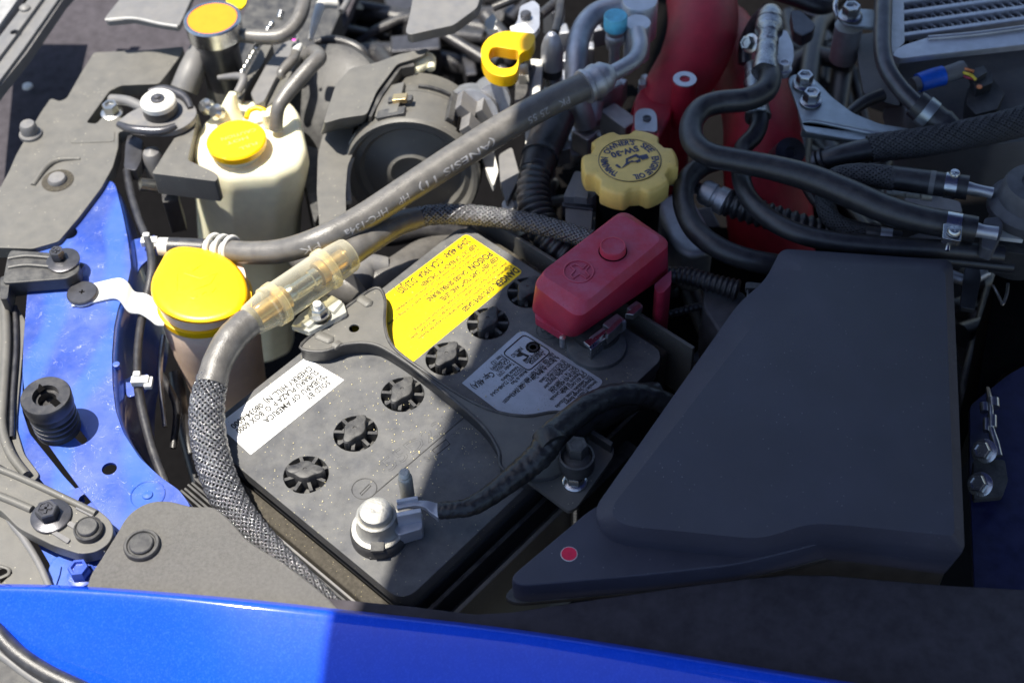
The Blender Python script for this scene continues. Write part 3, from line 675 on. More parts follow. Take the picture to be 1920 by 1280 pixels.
pts = [P(140, 556, RZ+.12), P(175, 550, RZ+.12), P(216, 541, RZ+.15), P(232, 547, RZ+.15), P(247, 566, RZ-.35), P(268, 570, RZ-.4), P(285, 580, RZ-.5), P(298, 590, RZ-.6), P(312, 592, RZ-.6)]
ribbon('mounting_strap', pts, 1.75, .16, wht, wb, k=4, side=Vector((.05, 1, 0)).normalized())
c = P(155, 551, RZ+.25); s = pxs(c)
lathe('strap_end', [(28*s, -.2), (28*s, -.02), (0, -.02)], c, wht, wb, n=32)
b = B(); b.add(*g_lathe([(29*s, 0), (29*s, .12), (27*s, .2), (20*s, .22), (0, .2)], c, n=36))
b.obj('screw', dmt, wb)
mesh('screw_slot', *g_box(c+EZ*.215, EX, EY, EZ, .35, .08, .03), deep, wb, smooth=False)
mesh('screw_slot', *g_box(c+EZ*.217, EY, EX, EZ, .35, .08, .03), deep, wb, smooth=False)

# ================================================================ blue inner rail with everything bolted on it
rail = thing('radiator_support_rail', 'dusty blue painted steel rail with punched holes at the left of the bay', 'steel rail', P(150, 700, -2))
top = [(196, 344), (206, 338), (216, 345), (230, 400), (240, 450), (246, 500), (236, 545), (222, 575), (214, 612), (210, 665), (211, 720), (217, 770), (232, 812), (262, 858), (300, 893), (336, 918), (358, 948), (345, 985), (280, 1010), (220, 1000), (190, 962), (150, 915), (118, 872), (88, 830), (62, 800), (50, 770), (42, 700), (44, 640), (50, 560), (52, 535), (62, 500), (90, 420), (150, 350)]
tr = rnd(top, 9, 3)
def hole(x, y, rx, z=RZ, n=18):
    c = P(x, y, z); return circ(c, rx*pxs(c), n)
hls = [hole(130, 437, 15), hole(205, 878, 14), W(rnd([(122, 790), (140, 792), (165, 825), (155, 834), (128, 808)], 5, 3), RZ)]
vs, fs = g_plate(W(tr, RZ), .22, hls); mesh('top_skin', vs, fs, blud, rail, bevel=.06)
# side skin rolls down on the right
rgt = [(206, 338), (216, 345), (230, 400), (240, 450), (246, 500), (236, 545), (222, 575), (214, 612), (210, 665), (211, 720), (217, 770), (232, 812), (262, 858), (300, 893), (336, 918), (358, 948)]
rows = [[], [], [], []]
for i, (x, y) in enumerate(rgt):
    a = P(x, y, RZ-.02); dx = 1.0
    rows[0].append(a+Vector((-.15, 0, 0))); rows[1].append(a+Vector((.22, 0, -.18))); rows[2].append(a+Vector((.5+.12*math.sin(i*.9), -.15, -2.4))); rows[3].append(a+Vector((.9, -.2, -8)))
vs = [v for r_ in rows for v in r_]; m_ = len(rgt); fs = [(j*m_+i, j*m_+i+1, (j+1)*m_+i+1, (j+1)*m_+i) for j in range(3) for i in range(m_-1)]
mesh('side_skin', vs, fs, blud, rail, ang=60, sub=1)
flg = [(232, 440), (245, 450), (290, 440), (303, 452), (300, 472), (285, 480), (262, 500), (250, 540), (238, 545)]
plate('clip_flange', flg, -.4, .2, blud, rail, r=7, bevel=.05)
plate('clip_flange', [(225, 715), (245, 705), (278, 700), (285, 715), (272, 735), (240, 745)], -.9, .2, blud, rail, r=6, bevel=.05)
# left folded lip and the lower bracket
plate('left_lip', [(50, 640), (43, 700), (42, 770), (56, 812), (85, 848), (120, 892), (160, 935), (135, 950), (95, 922), (60, 880), (33, 840), (27, 780), (30, 680), (38, 620)], RZ-.8, .25, blud, rail, r=6, bevel=.06)
plate('lower_bracket', [(118, 922), (165, 908), (198, 915), (252, 955), (262, 985), (250, 1010), (200, 1060), (215, 1120), (80, 1120), (95, 1060), (60, 1000), (90, 950)], RZ-.4, .25, blud, rail, r=7, bevel=.06, holes=[hole(160, 936, 13, RZ-.4), W([(228, 965), (238, 945), (256, 962), (258, 982), (228, 988)], RZ-.4)])
plate('lower_flange', [(95, 1052), (110, 1040), (205, 1035), (215, 1060), (200, 1130), (70, 1130)], RZ, .25, blud, rail, r=8, bevel=.08)
plate('pressed_ridge', [(96, 1098), (104, 1068), (115, 1058), (112, 1075), (100, 1110), (92, 1110)], RZ+.12, .2, blud, rail, r=4, bevel=.05)
bolt('bolt', 153, 1078, RZ+.05, 20, .75, 27, blud, rail)
c = P(277, 928, RZ); s = pxs(c)
p = circ(c+EZ*.0, 32*s, 40); vs, fs = g_sweep(p, [.05]*40, 6, closed=True); mesh('weld_ring', vs, fs, blud, rail)
lathe('weld_spot', [(11*s, -.02), (9*s, .1), (0, .13)], c, blud, rail, n=24)
lathe('punched_hole', [(.22, -.3), (.22, .03), (.16, .05)], P(218, 683, RZ), blud, rail, n=16)
# rubber buffer on the rail
bf = thing('rubber_buffer', 'ribbed black rubber screw-in buffer standing on the blue rail', 'rubber buffer', P(112, 800, RZ))
c = P(110, 802, RZ); s = pxs(c)
pr = [(42*s, 0)]
for i in range(4): pr += [(38*s, .25+.42*i), (38*s, .42+.42*i), (43*s, .46+.42*i), (43*s, .58+.42*i)]
pr += [(40*s, 2.1), (45*s, 2.2), (46*s, 3.0), (44*s, 3.12), (24*s, 3.12), (23*s, 2.7), (17*s, 2.7), (16*s, 2.2), (0, 2.2)]
lathe('body', pr, c, rub, bf, n=40, ax=(.02, .0, 1))
for sg in (1, -1): mesh('key_slot', *g_box(c+Vector((.06*3, 0, 3.08))+Vector((-.72, .72, 0))*sg*.95*.8, Vector((.7, -.7, 0)).normalized(), Vector((.7, .7, 0)).normalized(), EZ, .55, .4, .1), deep, bf, smooth=False)
mesh('side_rib', *g_box(P(140, 800, RZ)+Vector((0, -.2, 1.0)), EX, EY, EZ, .22, .5, 2.0), rub, bf, bevel=.04)
# left top bracket
lb = thing('grille_bracket', 'black plastic clip bracket with a cross-head bolt, above the white strap', 'bracket', P(80, 510, RZ))
plate('base', [(14, 478), (20, 468), (110, 474), (140, 480), (150, 495), (148, 510), (125, 522), (20, 530), (4, 530)], RZ+1.2, 1.0, blk, lb, r=8, bevel=.1)
for y in (0, 17): tube('moulded_rib', [(16, 485+y, RZ+1.2), (50, 480+y, RZ+1.25), (100, 484+y, RZ+1.25)], 4, blk, lb, n=8)
plate('side_lip', [(0, 520), (12, 515), (60, 519), (60, 524), (18, 528), (14, 560), (0, 560)], RZ+1.0, 1.4, blk, lb, r=3, bevel=.05)
c = P(119, 489, RZ+1.25); s = pxs(c); lathe('washer', [(31*s, 0), (31*s, .1), (28*s, .14), (0, .14)], c, dmt, lb)
bolt('bolt', 110, 483, RZ+1.4, 14, .55, 0, dmt, lb, cross=True)
plate('clip_foot', [(138, 508), (152, 492), (158, 496), (145, 514)], RZ+.8, .4, dmt, lb, bevel=.03)
# bottom left arm
la = thing('bumper_arm', 'black plastic bumper arm with big washer bolt and round push plug, at the lower left', 'bracket', P(100, 970, RZ))
plate('arm', [(-40, 868), (0, 872), (60, 898), (120, 925), (185, 955), (208, 975), (214, 995), (205, 1018), (180, 1034), (150, 1038), (100, 1022), (35, 990), (0, 955), (-40, 935)], 1.9, .9, blkd, la, r=12, bevel=.12)
tube('raised_edge', [(-40, 872, 1.95), (0, 880, 1.95), (60, 905, 1.95), (120, 933, 1.95), (180, 962, 1.95)], 7, blkd, la, n=10)
tube('raised_edge', [(-40, 920, 1.95), (0, 930, 1.95), (60, 955, 1.95)], 8, blkd, la, n=10)
for q in ([(140, 952), (147, 945), (180, 958), (172, 968)], [(95, 998), (103, 993), (132, 1010), (126, 1018)], [(124, 982), (132, 975), (148, 984), (140, 992)]):
    plate('recess_frame', q, 2.02, .1, gry, la, r=3, bevel=.03)
c = P(96, 968, 1.98); s = pxs(c); lathe('washer', [(38*s, 0), (38*s, .1), (36*s, .14), (0, .16)], c, dmt, la, n=40)
bolt('bolt', 92, 965, 2.1, 22, .55, 0, dmt, la, cross=True)
c = P(167, 995, 1.98); s = pxs(c); lathe('push_plug', [(27*s, -.1), (27*s, .3), (24*s, .36), (22*s, .28), (20*s, .28), (20*s, .42), (18*s, .5), (0, .52)], c, blk, la, n=36)
plate('end_clip', [(183, 1030), (205, 998), (216, 1004), (196, 1034)], 1.6, .4, trim, la, r=2, bevel=.04)

# ================================================================ outer seals and trims down the left
sl_ = thing('wing_seal', 'grey rubber seal strip running down the left edge below the bracket', 'rubber seal', P(15, 700, 0))
plate('seal_strip', [(-60, 560), (0, 556), (30, 572), (48, 600), (40, 690), (30, 800), (45, 850), (75, 890), (60, 905), (0, 870), (-60, 850)], 0, 2, blkd, sl_, r=8, bevel=.2)
tube('seal_bead', [(8, 550, .3), (12, 640, .3), (6, 740, .3), (4, 800, .3), (20, 850, .3), (50, 890, .3)], 9, blkd, sl_, n=12)
tube('seal_bead', [(28, 575, .2), (30, 650, .2), (24, 740, .2), (22, 820, .2)], 5, rub, sl_, n=12)
hl = thing('headlamp_housing', 'greyish black headlamp housing corner below the bumper arm', 'headlamp', P(30, 1060, -1))
plate('housing_top', [(-60, 940), (0, 960), (40, 1000), (70, 1045), (95, 1090), (110, 1130), (-60, 1130)], .9, 1.5, blkd, hl, r=6, bevel=.15)
tube('housing_rib', [(0, 938, 1), (22, 980, 1), (45, 1010, 1), (75, 1060, 1), (100, 1120, 1)], 7, trim, hl, n=10)
plate('recess', [(-5, 1068), (15, 1062), (22, 1072), (0, 1092)], 1.0, .2, deep, hl, bevel=.02)
tube('recess_frame', [(-5, 1060, .95), (15, 1066, .95), (16, 1076, .95), (0, 1084, .95)], 4, blkd, hl, n=8)

# ================================================================ felt apron pads
fp = thing('splash_pad', 'grey felt splash pad with a round black push clip, above the blue wing', 'felt pad', P(380, 1050, 1))
fo = cat_rom([Vector((a, b_, 0)) for a, b_ in ((165, 1090), (190, 1045), (215, 1005), (240, 965), (275, 942), (315, 938), (360, 948), (400, 950), (432, 975), (470, 1015), (540, 1060), (620, 1125), (640, 1170), (560, 1200), (380, 1180), (160, 1170))], 6, True)
fo = [P(q.x, q.y, 1.9) for q in fo]
vs, fs = g_plate(fo, .5); mesh('pad', vs, fs, felt, fp, bevel=.15, seg=3)
def pushclip(x, y, z, parent, k=1):
    c = P(x, y, z); s = pxs(c)*k; lathe('push_clip', [(34*s, -.05), (34*s, .22), (32*s, .3), (28*s, .3), (26*s, .2), (23*s, .2), (23*s, .34), (21*s, .4), (0, .42)], c, blk, parent, n=40)
pushclip(267, 1024, 1.9, fp)
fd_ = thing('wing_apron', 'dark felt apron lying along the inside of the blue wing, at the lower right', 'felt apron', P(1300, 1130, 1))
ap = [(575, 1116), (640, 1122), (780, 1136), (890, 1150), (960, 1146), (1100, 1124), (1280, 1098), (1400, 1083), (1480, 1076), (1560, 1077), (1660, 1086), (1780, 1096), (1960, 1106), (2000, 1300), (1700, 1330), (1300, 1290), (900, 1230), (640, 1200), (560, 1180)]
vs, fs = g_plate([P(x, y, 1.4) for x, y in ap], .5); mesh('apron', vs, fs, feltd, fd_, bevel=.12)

# ================================================================ the blue wing in the foreground
wing = thing('front_wing', 'glossy bright blue front wing panel across the bottom of the frame', 'car wing', P(800, 1280, 3))
ed = [(-160, 1112), (-60, 1104), (0, 1102), (60, 1102), (130, 1105), (220, 1110), (320, 1118), (430, 1127), (540, 1138), (660, 1152), (800, 1167), (950, 1184), (1100, 1206), (1250, 1230), (1400, 1255), (1560, 1281), (1750, 1312), (2000, 1355)]
bd = [(-160, 1116), (-60, 1135), (0, 1178), (58, 1228), (160, 1284), (270, 1345), (380, 1410)]
cols = []
for i, (x, y) in enumerate(ed):
    z = 3.6
    if i < len(bd):
        bx, by = bd[i]; col = [P(x, y, z-1.2)+Vector((0, .25, 0)), P(x, y, z-.1)+Vector((0, .1, 0)), P(x, y, z)]
        for t in (.25, .5, .75, 1): col.append(P(x+(bx-x)*t, y+(by-y)*t, z-.05-(by-y)*.0155*t))
    else:
        col = [P(x, y, z-1.2)+Vector((0, .25, 0)), P(x, y, z-.1)+Vector((0, .1, 0)), P(x, y, z)]
        a = P(x, y, z)
        for t, (dy, dz_) in enumerate(((-1.3, -.55), (-3.2, -1.45), (-5.6, -3.0), (-9, -7))): col.append(a+Vector((.0, dy, dz_)))
    cols.append(col)
vs = [v for c_ in cols for v in c_]; K = len(cols[0]); fs = [(i*K+j, i*K+j+1, (i+1)*K+j+1, (i+1)*K+j) for i in range(len(cols)-1) for j in range(K-1)]
mesh('panel', vs, fs, blu, wing, ang=180, sub=2)
tube('lamp_seal', [(-80, 1120, 2.6), (-20, 1170, 2.4), (30, 1222, 2.2), (90, 1262, 2.0), (170, 1300, 1.8), (260, 1350, 1.5)], 17, rub, wing, n=14)
lg = thing('headlamp_lens', 'grey headlamp edge trim in the bottom left corner', 'headlamp', P(40, 1250, 1))
plate('lens_rim', [(-100, 1170), (0, 1200), (60, 1250), (140, 1300), (200, 1360), (-100, 1360)], 1.2, 1, blk, lg, r=6, bevel=.2)
tube('lens_bead', [(-60, 1185, 1.5), (0, 1225, 1.4), (50, 1262, 1.3), (110, 1300, 1.2)], 9, trim, lg, n=12)
# ================================================================ thin cable with white clips beside the rail
tc_ = thing('thin_cable', 'thin black bonnet cable held by two white clips beside the blue rail', 'cable', P(270, 700, 0))
tube('cable', [(238, 320, .2), (245, 360, .2), (262, 415, .2), (280, 460, .3), (285, 505, .2), (275, 560, -.2), (262, 620, -.3), (257, 690, -.4), (263, 750, -.4), (285, 840, -.6), (318, 930, -.8), (330, 990, -1.4)], [8, 8, 8, 8, 9, 9, 8, 8, 9, 9, 9, 9], rub, tc_, n=14)
for x, y in ((281, 455), (264, 716)):
    b = B(); c = P(x, y, .1)
    b.add(*g_box(c+Vector((0, 0, .1)), EX, EY, EZ, 1.1, .55, .5)); b.add(*g_box(c+Vector((-.2, .3, .3)), EX, EY, EZ, .45, .35, .5)); b.add(*g_box(c+Vector((.5, -.1, .0)), EX, EY, EZ, .5, .8, .35))
    b.obj('white_clip', wht, tc_, bevel=.07)
# ================================================================ A/C hose
ac = thing('air_conditioning_hose', 'long thick black hose crossing the bay diagonally, printed with white lettering', 'hose', P(750, 360, 2))
acp = [(425, 470, 1.9), (470, 474, 2.3), (530, 470, 2.9), (600, 448, 3.8), (680, 408, 4), (770, 350, 4.3), (860, 292, 4.6), (950, 236, 4.9), (1030, 192, 5.2), (1105, 158, 5.5)]
acr = [21, 22, 23, 24, 26, 27, 28, 28, 27, 26]
hp, hr = wpath(acp, acr, 12); vs, fs = g_sweep(hp, hr, 28); mesh('rubber_hose', vs, fs, rubg, ac)
tube('metal_pipe', [(300, 462, 1.6), (340, 463, 1.7), (390, 466, 1.8), (435, 471, 1.95)], [17, 17, 17, 17], wrub, ac, n=18)
tube('dark_pipe', [(318, 463, 1.65), (350, 464, 1.7), (385, 466, 1.8)], 18.5, rub, ac, n=18)
T_, N_, B_ = frames(hp)
for x, y, q in ((402, 464, 1.85), (418, 466, 1.9), (434, 468, 1.95)):
    c = P(x, y, q); s = pxs(c); a, b_, cc = frame(T_[0]+Vector((0, -.1, .05)))
    p = [c+(a*math.cos(t*math.pi/14)+b_*math.sin(t*math.pi/14))*24*s for t in range(28)]
    vs, fs = g_sweep(p, [.15]*28, 10, closed=True); mesh('white_spring_clamp', vs, fs, wrub, ac)
# lettering wrapped on the hose
def hose_text(s_, pts, rad, s0, s1, ang, h, m, parent, outline=0, flip=True):
    vs, fs, wd, capn = text_geo(s_, .01, outline, True); L = [0]
    for i in range(1, len(pts)): L.append(L[-1]+(pts[i]-pts[i-1]).length)
    T, N, Bn = frames(pts); out = []
    for v in vs:
        t = (s0+(s1-s0)*(v.x/wd))*L[-1]; i = 0
        while i < len(pts)-2 and L[i+1] < t: i += 1
        q = (t-L[i])/(L[i+1]-L[i]); p = pts[i].lerp(pts[i+1], q); r = rad[i]+.015
        a = math.radians(ang)+((v.y/capn-.5)*h)/r
        out.append(p+(N[i]*math.cos(a)+Bn[i]*math.sin(a))*r)
    return mesh('printed_text', out, fs, m, parent, smooth=False, flipfix=False)
for s_, a_, b_ in (('PK', .93, .90), ('25 55', .87, .81), ('(ANESIS 11)', .71, .49), ('HP', .46, .43), ('HFC-134a', .40, .29), ('PK', .24, .20)):
    hose_text(s_, hp, hr, a_, b_, 84, .5, inkw, ac)
# crimp collar and aluminium pipe
cc0 = P(1095, 164, 5.45); cc1 = P(1150, 135, 5.6); cd_ = (cc1-cc0).normalized(); sL = (cc1-cc0).length; s = pxs(cc0)
lathe('crimp_collar', [(28*s, 0), (33*s, .0), (34*s, .1*sL), (31*s, .15*sL), (31*s, .32*sL), (33*s, .36*sL), (33*s, .48*sL), (29*s, .52*sL), (30*s, .62*sL), (30*s, .7*sL), (20*s, .9*sL), (14*s, 1.0*sL)], cc0, alu, ac, ax=cd_, n=36)
tube('aluminium_pipe', [(1130, 145, 5.5), (1160, 132, 5.6), (1190, 112, 5.7), (1200, 88, 5.8), (1195, 60, 6)], [16, 16, 16, 16, 16], alu, ac, n=18)
ap_ = thing('aluminium_pipe', 'bent satin aluminium pipe arching beside the light blue cap', 'pipe', P(1100, 100, 3))
tube('pipe', [(1100, 235, 0), (1082, 175, 2.5), (1081, 110, 4), (1090, 60, 4.5), (1118, 25, 4.8), (1165, 12, 5), (1230, 10, 5)], [20, 21, 21, 21, 20, 20, 20], alu, ap_, n=22)
tube('pipe_boss', [(1110, 225, 0), (1112, 190, 1)], [18, 20], alu, ap_, n=16)
sp = thing('service_port', 'light blue plastic cap on an aluminium service port', 'valve cap', P(1152, 90, 3))
c = P(1152, 100, 3.5); s = pxs(c)
lathe('port', [(10*s, -1), (10*s, .6), (15*s, .9), (18*s, 1.1), (18*s, 1.6), (16*s, 1.7), (18*s, 1.8), (18*s, 2.2)], c, alu, sp, n=24)
lathe('cap', [(21*s, 2.2), (22*s, 2.3), (22*s, 3.2), (20*s, 3.3), (0, 3.3)], c, tealp, sp, n=28)
for x, y, r in ((1200, 0, 34), (1196, 42, 25)):
    t_ = thing('block_boss', 'round pale aluminium boss %s beside the red intake pipe' % ('cut by the top of the frame' if y == 0 else 'next to the light blue cap'), 'metal fitting', P(x, y, 4), group='round aluminium bosses')
    c = P(x, y, 6); s = pxs(c); lathe('face', [(r*s, -3), (r*s, -.1), (r*.94*s, 0), (0, 0)], c, alum, t_, n=32)
for x, y, z, r, m_ in ((1140, 160, 1, 14, alu), (1215, 130, 0, 18, alu), (1095, 265, 0, 14, dmt), (1150, 215, -1, 22, alu), (1200, 190, -1, 20, alu), (1060, 250, -1, 20, dmt)):
    pass
# ================================================================ engine parts behind
eng = thing('engine_block', 'cluttered cast aluminium engine casting seen between the hoses', 'engine', P(1150, 250, -12))
b = B(); random.seed(11)
for i in range(46):
    x = random.uniform(1010, 1215); y = random.uniform(20, 330); z = random.uniform(-5, 1)-max(0, (y-200)*.02); s_ = random.uniform(.5, 1.5)
    d = Vector((random.uniform(-1, 1), random.uniform(-1, 1), 0)).normalized()
    b.add(*g_box(P(x, y, z), d, EZ.cross(d), EZ, s_*random.uniform(.6, 2), s_, random.uniform(.6, 2.5)))
b.obj('casting_detail', alu, eng, bevel=.12, kind='stuff')
b = B()
for i in range(14):
    x = random.uniform(1010, 1230); y = random.uniform(20, 300); z = random.uniform(-3, 1.5); c = P(x, y, z); r = random.uniform(.35, .7)
    b.add(*g_lathe([(r, -3), (r, 0), (r*.8, .12), (r*.5, .12), (r*.45, -.3), (0, -.3)], c, n=18, ax=(random.uniform(-.2, .2), random.uniform(-.7, 0), 1)))
b.obj('casting_boss', alu, eng, kind='stuff')
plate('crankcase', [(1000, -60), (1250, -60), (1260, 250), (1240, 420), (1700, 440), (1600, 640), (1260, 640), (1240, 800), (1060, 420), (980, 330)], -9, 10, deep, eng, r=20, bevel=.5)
plate('rocker_cover', [(1225, 370), (1290, 350), (1330, 420), (1340, 470), (1290, 480), (1255, 450)], -2.5, 4, alu, eng, r=20, bevel=.5)
# red intake
ri = thing('intake_manifold', 'red crinkle-painted intake manifold pipes with bolt bosses', 'intake manifold', P(1330, 200, -5))
tube('main_runner', [(1300, -90, 3.0), (1312, -20, 2.8), (1318, 50, 2.4), (1298, 115, 1.6), (1262, 175, .4), (1238, 230, -1.5), (1232, 300, -5), (1240, 380, -9)], [62, 64, 66, 62, 58, 58, 58, 56], redp, ri, n=36, k=10)
tube('side_runner', [(1350, 60, -2.5), (1400, 140, -2.2), (1425, 220, -2.5), (1432, 300, -3.5), (1440, 380, -6), (1450, 470, -10)], [60, 66, 70, 76, 80, 80], redp, ri, n=32, k=10)
plate('flange', [(1190, 180), (1215, 150), (1260, 150), (1262, 210), (1235, 262), (1185, 262)], 1.2, 3, redp, ri, r=14, bevel=.2)
c = P(1284, 148, 3.6); s = pxs(c); lathe('boss', [(24*s, -4), (23*s, -.3), (22*s, -.1)], c, redp, ri, n=28); lathe('machined_face', [(22*s, -.15), (22*s, 0), (10*s, 0), (9*s, -.6), (0, -.6)], c, alum, ri, n=28)
plate('boss_block', [(1180, 262), (1186, 232), (1200, 222), (1225, 222), (1236, 236), (1236, 262)], 1.9, 2, redp, ri, r=8, bevel=.1)
c = P(1214, 222, 1.4); ax_ = Vector((.05, -.75, .65)).normalized(); s = pxs(c)
plate('machined_face', [(1190, 212), (1200, 203), (1222, 203), (1232, 214), (1233, 248), (1190, 244)], 2.1, .5, alum, ri, r=8, bevel=.05)
c = P(1213, 222, 2.15); lathe('bolt_hole', [(8*s, 0), (8*s, .06), (5*s, .05), (4*s, -.3), (0, -.3)], c, dmt, ri, n=20)
c = P(1482, 285, 1.0); s = pxs(c); lathe('boss', [(30*s, -3), (28*s, 0), (10*s, .0), (9*s, -.5), (0, -.5)], c, dmt, ri, n=28, ax=(0, -.6, .8))
# oil filler cap
oc = thing('oil_filler_cap', 'pale yellow lobed engine oil filler cap with lettering and an oil can sign', 'oil cap', P(1178, 350, 0))
c = P(1181, 301, 4.2); s = pxs(c)
def lob(t, h): return 1-.15*max(0, min(1, (-math.cos(6*(t+1.518))*1.7-.2)))
vs, fs = g_lathe([(60*s, -1.65), (88*s, -1.6), (91*s, -1.4), (91*s, -.25), (87*s, -.03), (84*s, 0), (58*s, .0), (57*s, .0)], c, n=112, fn=lob)
mesh('cap_body', vs, fs, yeo, oc, ang=50)
lathe('face_disc', [(57*s, -.1), (57*s, .02), (56*s, .05), (0, .05)], c, yeo, oc, n=56)
p = circ(c+EZ*.03, 58.5*s, 48); vs, fs = g_sweep(p, [.025]*48, 6, closed=True); mesh('face_groove', vs, fs, dmt, oc)
lathe('filler_neck', [(60*s, -1.7), (62*s, -3), (62*s, -9)], c, deep, oc, n=36)
def ring_text(s_, c, r, a0, a1, h, m, parent, bold=.04):      # runs clockwise seen from above, letters pointing outwards
    vs, fs, wd, capn = text_geo(s_, bold); out = []
    for v in vs:
        a = math.radians(a0+(a1-a0)*v.x/wd); rr = r+(v.y/capn-.5)*h; out.append(c+Vector((math.cos(a)*rr, math.sin(a)*rr, .07)))
    return mesh('printed_text', out, fs, m, parent, smooth=False, flipfix=False)
ring_text("ENGINE OIL", c, 48*s, 8, -88, 13*s, inkb, oc); ring_text("TWIN/MIN", c, 48*s, -125, -192, 13*s, inkb, oc); ring_text("OWNER'S", c, 49*s, 152, 85, 10*s, inkb, oc) if 0 else None
ring_text("OWNER'S", c, 48*s, 156, 74, 13*s, inkb, oc); ring_text("SEE", c, 48*s, 58, 24, 13*s, inkb, oc)
word('5W-30', (1197, 278), (1146, 292), 4.27, .5, inkb, oc, bold=.04)
o4, s4 = (1060, 230), 8.0
def zf(l): return [bz(q, o4, s4) for q in l]
for q in (((838, 690), (905, 605), (905, 540), (1065, 465), (1135, 515), (1110, 545), (1050, 505), (945, 548), (940, 590), (1000, 565), (1060, 590), (985, 590)), ((1110, 495), (1225, 470), (1255, 530), (1150, 560)), ((1040, 575), (1120, 545), (1130, 580), (1075, 600)), ((745, 640), (775, 620), (835, 665), (825, 680), (790, 670))):
    plate('oil_can_sign', zf(q), 4.30, .015, inkb, oc, smooth=False)
# grey sensor housing left of the oil cap
sh = thing('sensor_connector', 'blue-grey plastic sensor connector left of the oil filler cap', 'connector', P(1095, 380, -2))
plate('upper_housing', [(1078, 320), (1110, 325), (1128, 355), (1108, 372), (1056, 368)], 1.6, 1.6, gry, sh, r=5, bevel=.1)
plate('latch', [(1080, 352), (1104, 355), (1102, 372), (1076, 368)], 1.9, .6, gry, sh, r=3, bevel=.06)
plate('lower_housing', [(1060, 385), (1112, 390), (1108, 440), (1060, 425)], .8, 3, gry, sh, r=5, bevel=.1)
plate('seam', [(1054, 378), (1112, 384), (1112, 392), (1054, 386)], 1.0, 1, dmt, sh, bevel=.05)
# corrugated intake hose
ch = thing('corrugated_hose', 'black corrugated hose with a smooth end running down behind the red terminal cover', 'hose', P(1000, 330, 0))
tube('smooth_end', [(1040, 222, 1.5), (1028, 255, 1.5), (1014, 290, 1.4), (1003, 325, 1.2)], [38, 36, 33, 31], rub, ch, n=26)
tube('bead', [(1014, 290, 1.4), (1012, 297, 1.4)], [36, 36], rub, ch, n=26, k=2)
pts, rad = wpath([(1006, 315, 1.3), (1000, 350, 1.0), (1002, 385, .6), (1018, 425, .1), (1048, 462, -.4), (1100, 500, -1.5)], [31, 32, 33, 34, 35, 34], 10)
vs, fs = g_corr(pts, rad, .5, .2, 24); mesh('corrugated_section', vs, fs, rub, ch, ang=80)
# alternator
al = thing('alternator', 'dusty black alternator with a ribbed plastic shroud and a brass clip', 'alternator', P(770, 300, -5))
axd = Vector((-.10, -.93, .10)).normalized(); fc = P(772, 330, -.5); s = pxs(fc); R_ = 128*s
D = 6.4
pr = [(0, -.6), (30*s, -.6), (40*s, -.2), (50*s, -.5), (92*s, -.9), (100*s, -.5), (110*s, -.55), (118*s, -.1), (R_*.98, 0), (R_, -.12), (R_, -.9), (R_*.965, -.95), (R_*.965, -3.6), (R_*.98, -3.65), (R_*.98, -4.3), (R_*.9, -4.8), (R_*.9, -6.4), (R_*.6, -7.0), (0, -7.0)]
lathe('shroud', pr, fc, blkd, al, ax=axd, n=64)
a_, b_, c_ = frame(axd)
def onal(ang, r, h):    # point on the shroud; ang measured from straight up towards the right
    up = (EZ-axd*EZ.dot(axd)).normalized(); rt = up.cross(axd).normalized()*-1
    if rt.x < 0: rt = -rt
    t = math.radians(ang); return fc+axd*h+(up*math.cos(t)+rt*math.sin(t))*r, up*math.cos(t)+rt*math.sin(t), rt*math.cos(t)-up*math.sin(t)
def albox(name, ang, dr, h, w_, l, th, m):
    p, n_, t_ = onal(ang, R_+dr, h); return mesh(name, *g_box(p, t_, axd, n_, w_, l, th), m, al, bevel=.05)
lathe('drive_face', [(0, -.45), (28*s, -.45), (40*s, -.12), (50*s, -.4), (92*s, -.75), (100*s, -.38), (110*s, -.42), (117*s, .06), (R_*.97, .12), (R_*.99, -.02)], fc, blkd, al, ax=axd, n=64, caps=False)
for k in range(9): albox('shroud_slot', 44+7*k, .0, -1.7, .28, 2.2, .12, deep)
for k in range(5): albox('shroud_slot', -60+6*k, .0, -2.2, .25, 1.6, .12, deep)
albox('shroud_band', -18, .05, -2.4, 1.7, 3.6, .3, blkd); albox('shroud_band', -14, .05, -.75, 2.0, .9, .3, blk); 
albox('brass_clip', -8, .35, -2.0, 1.0, .75, .35, gold); albox('clip_seat', -8, .2, -2.0, 1.7, .6, .35, blk)
albox('shroud_band', 34, .05, -2.6, .5, 3.2, .5, blk); albox('connector', 44, .2, -3.2, 1.4, 1.8, 1.2, gry); albox('connector', 54, .3, -1.6, 1.5, 1.6, 1.0, gry); albox('connector_shell', 60, .6, -3.6, 1.8, 1.6, 1.4, trim)
for k in range(3): albox('cooling_fin', 8+9*k, .02, -4.0, .8, .25, .25, blk)
lathe('rear_housing', [(0, 0), (2.1, 0), (2.2, -.3), (2.2, -3), (0, -3)], P(880, 225, 1.5), alu, al, ax=(-.05, -.8, .5), n=32)
lathe('rear_barrel', [(0, 0), (1.2, 0), (1.3, -.3), (1.3, -3.4), (0, -3.4)], P(925, 190, 2.2), alu, al, ax=(.05, -.85, .5), n=28)
# terminal bits on its right
for q, z in ((((985, 215), (1005, 205), (1020, 250), (1012, 300), (995, 350), (985, 300)), .5), (((935, 290), (960, 275), (975, 330), (950, 380), (938, 340)), 0), (((940, 380), (955, 365), (965, 385), (955, 405), (945, 400)), -.5), (((900, 290), (925, 280), (935, 320), (925, 350)), -.5)):
    plate('mounting_lug', q, z, .6, wrub if z else trim, al, r=6, bevel=.08)
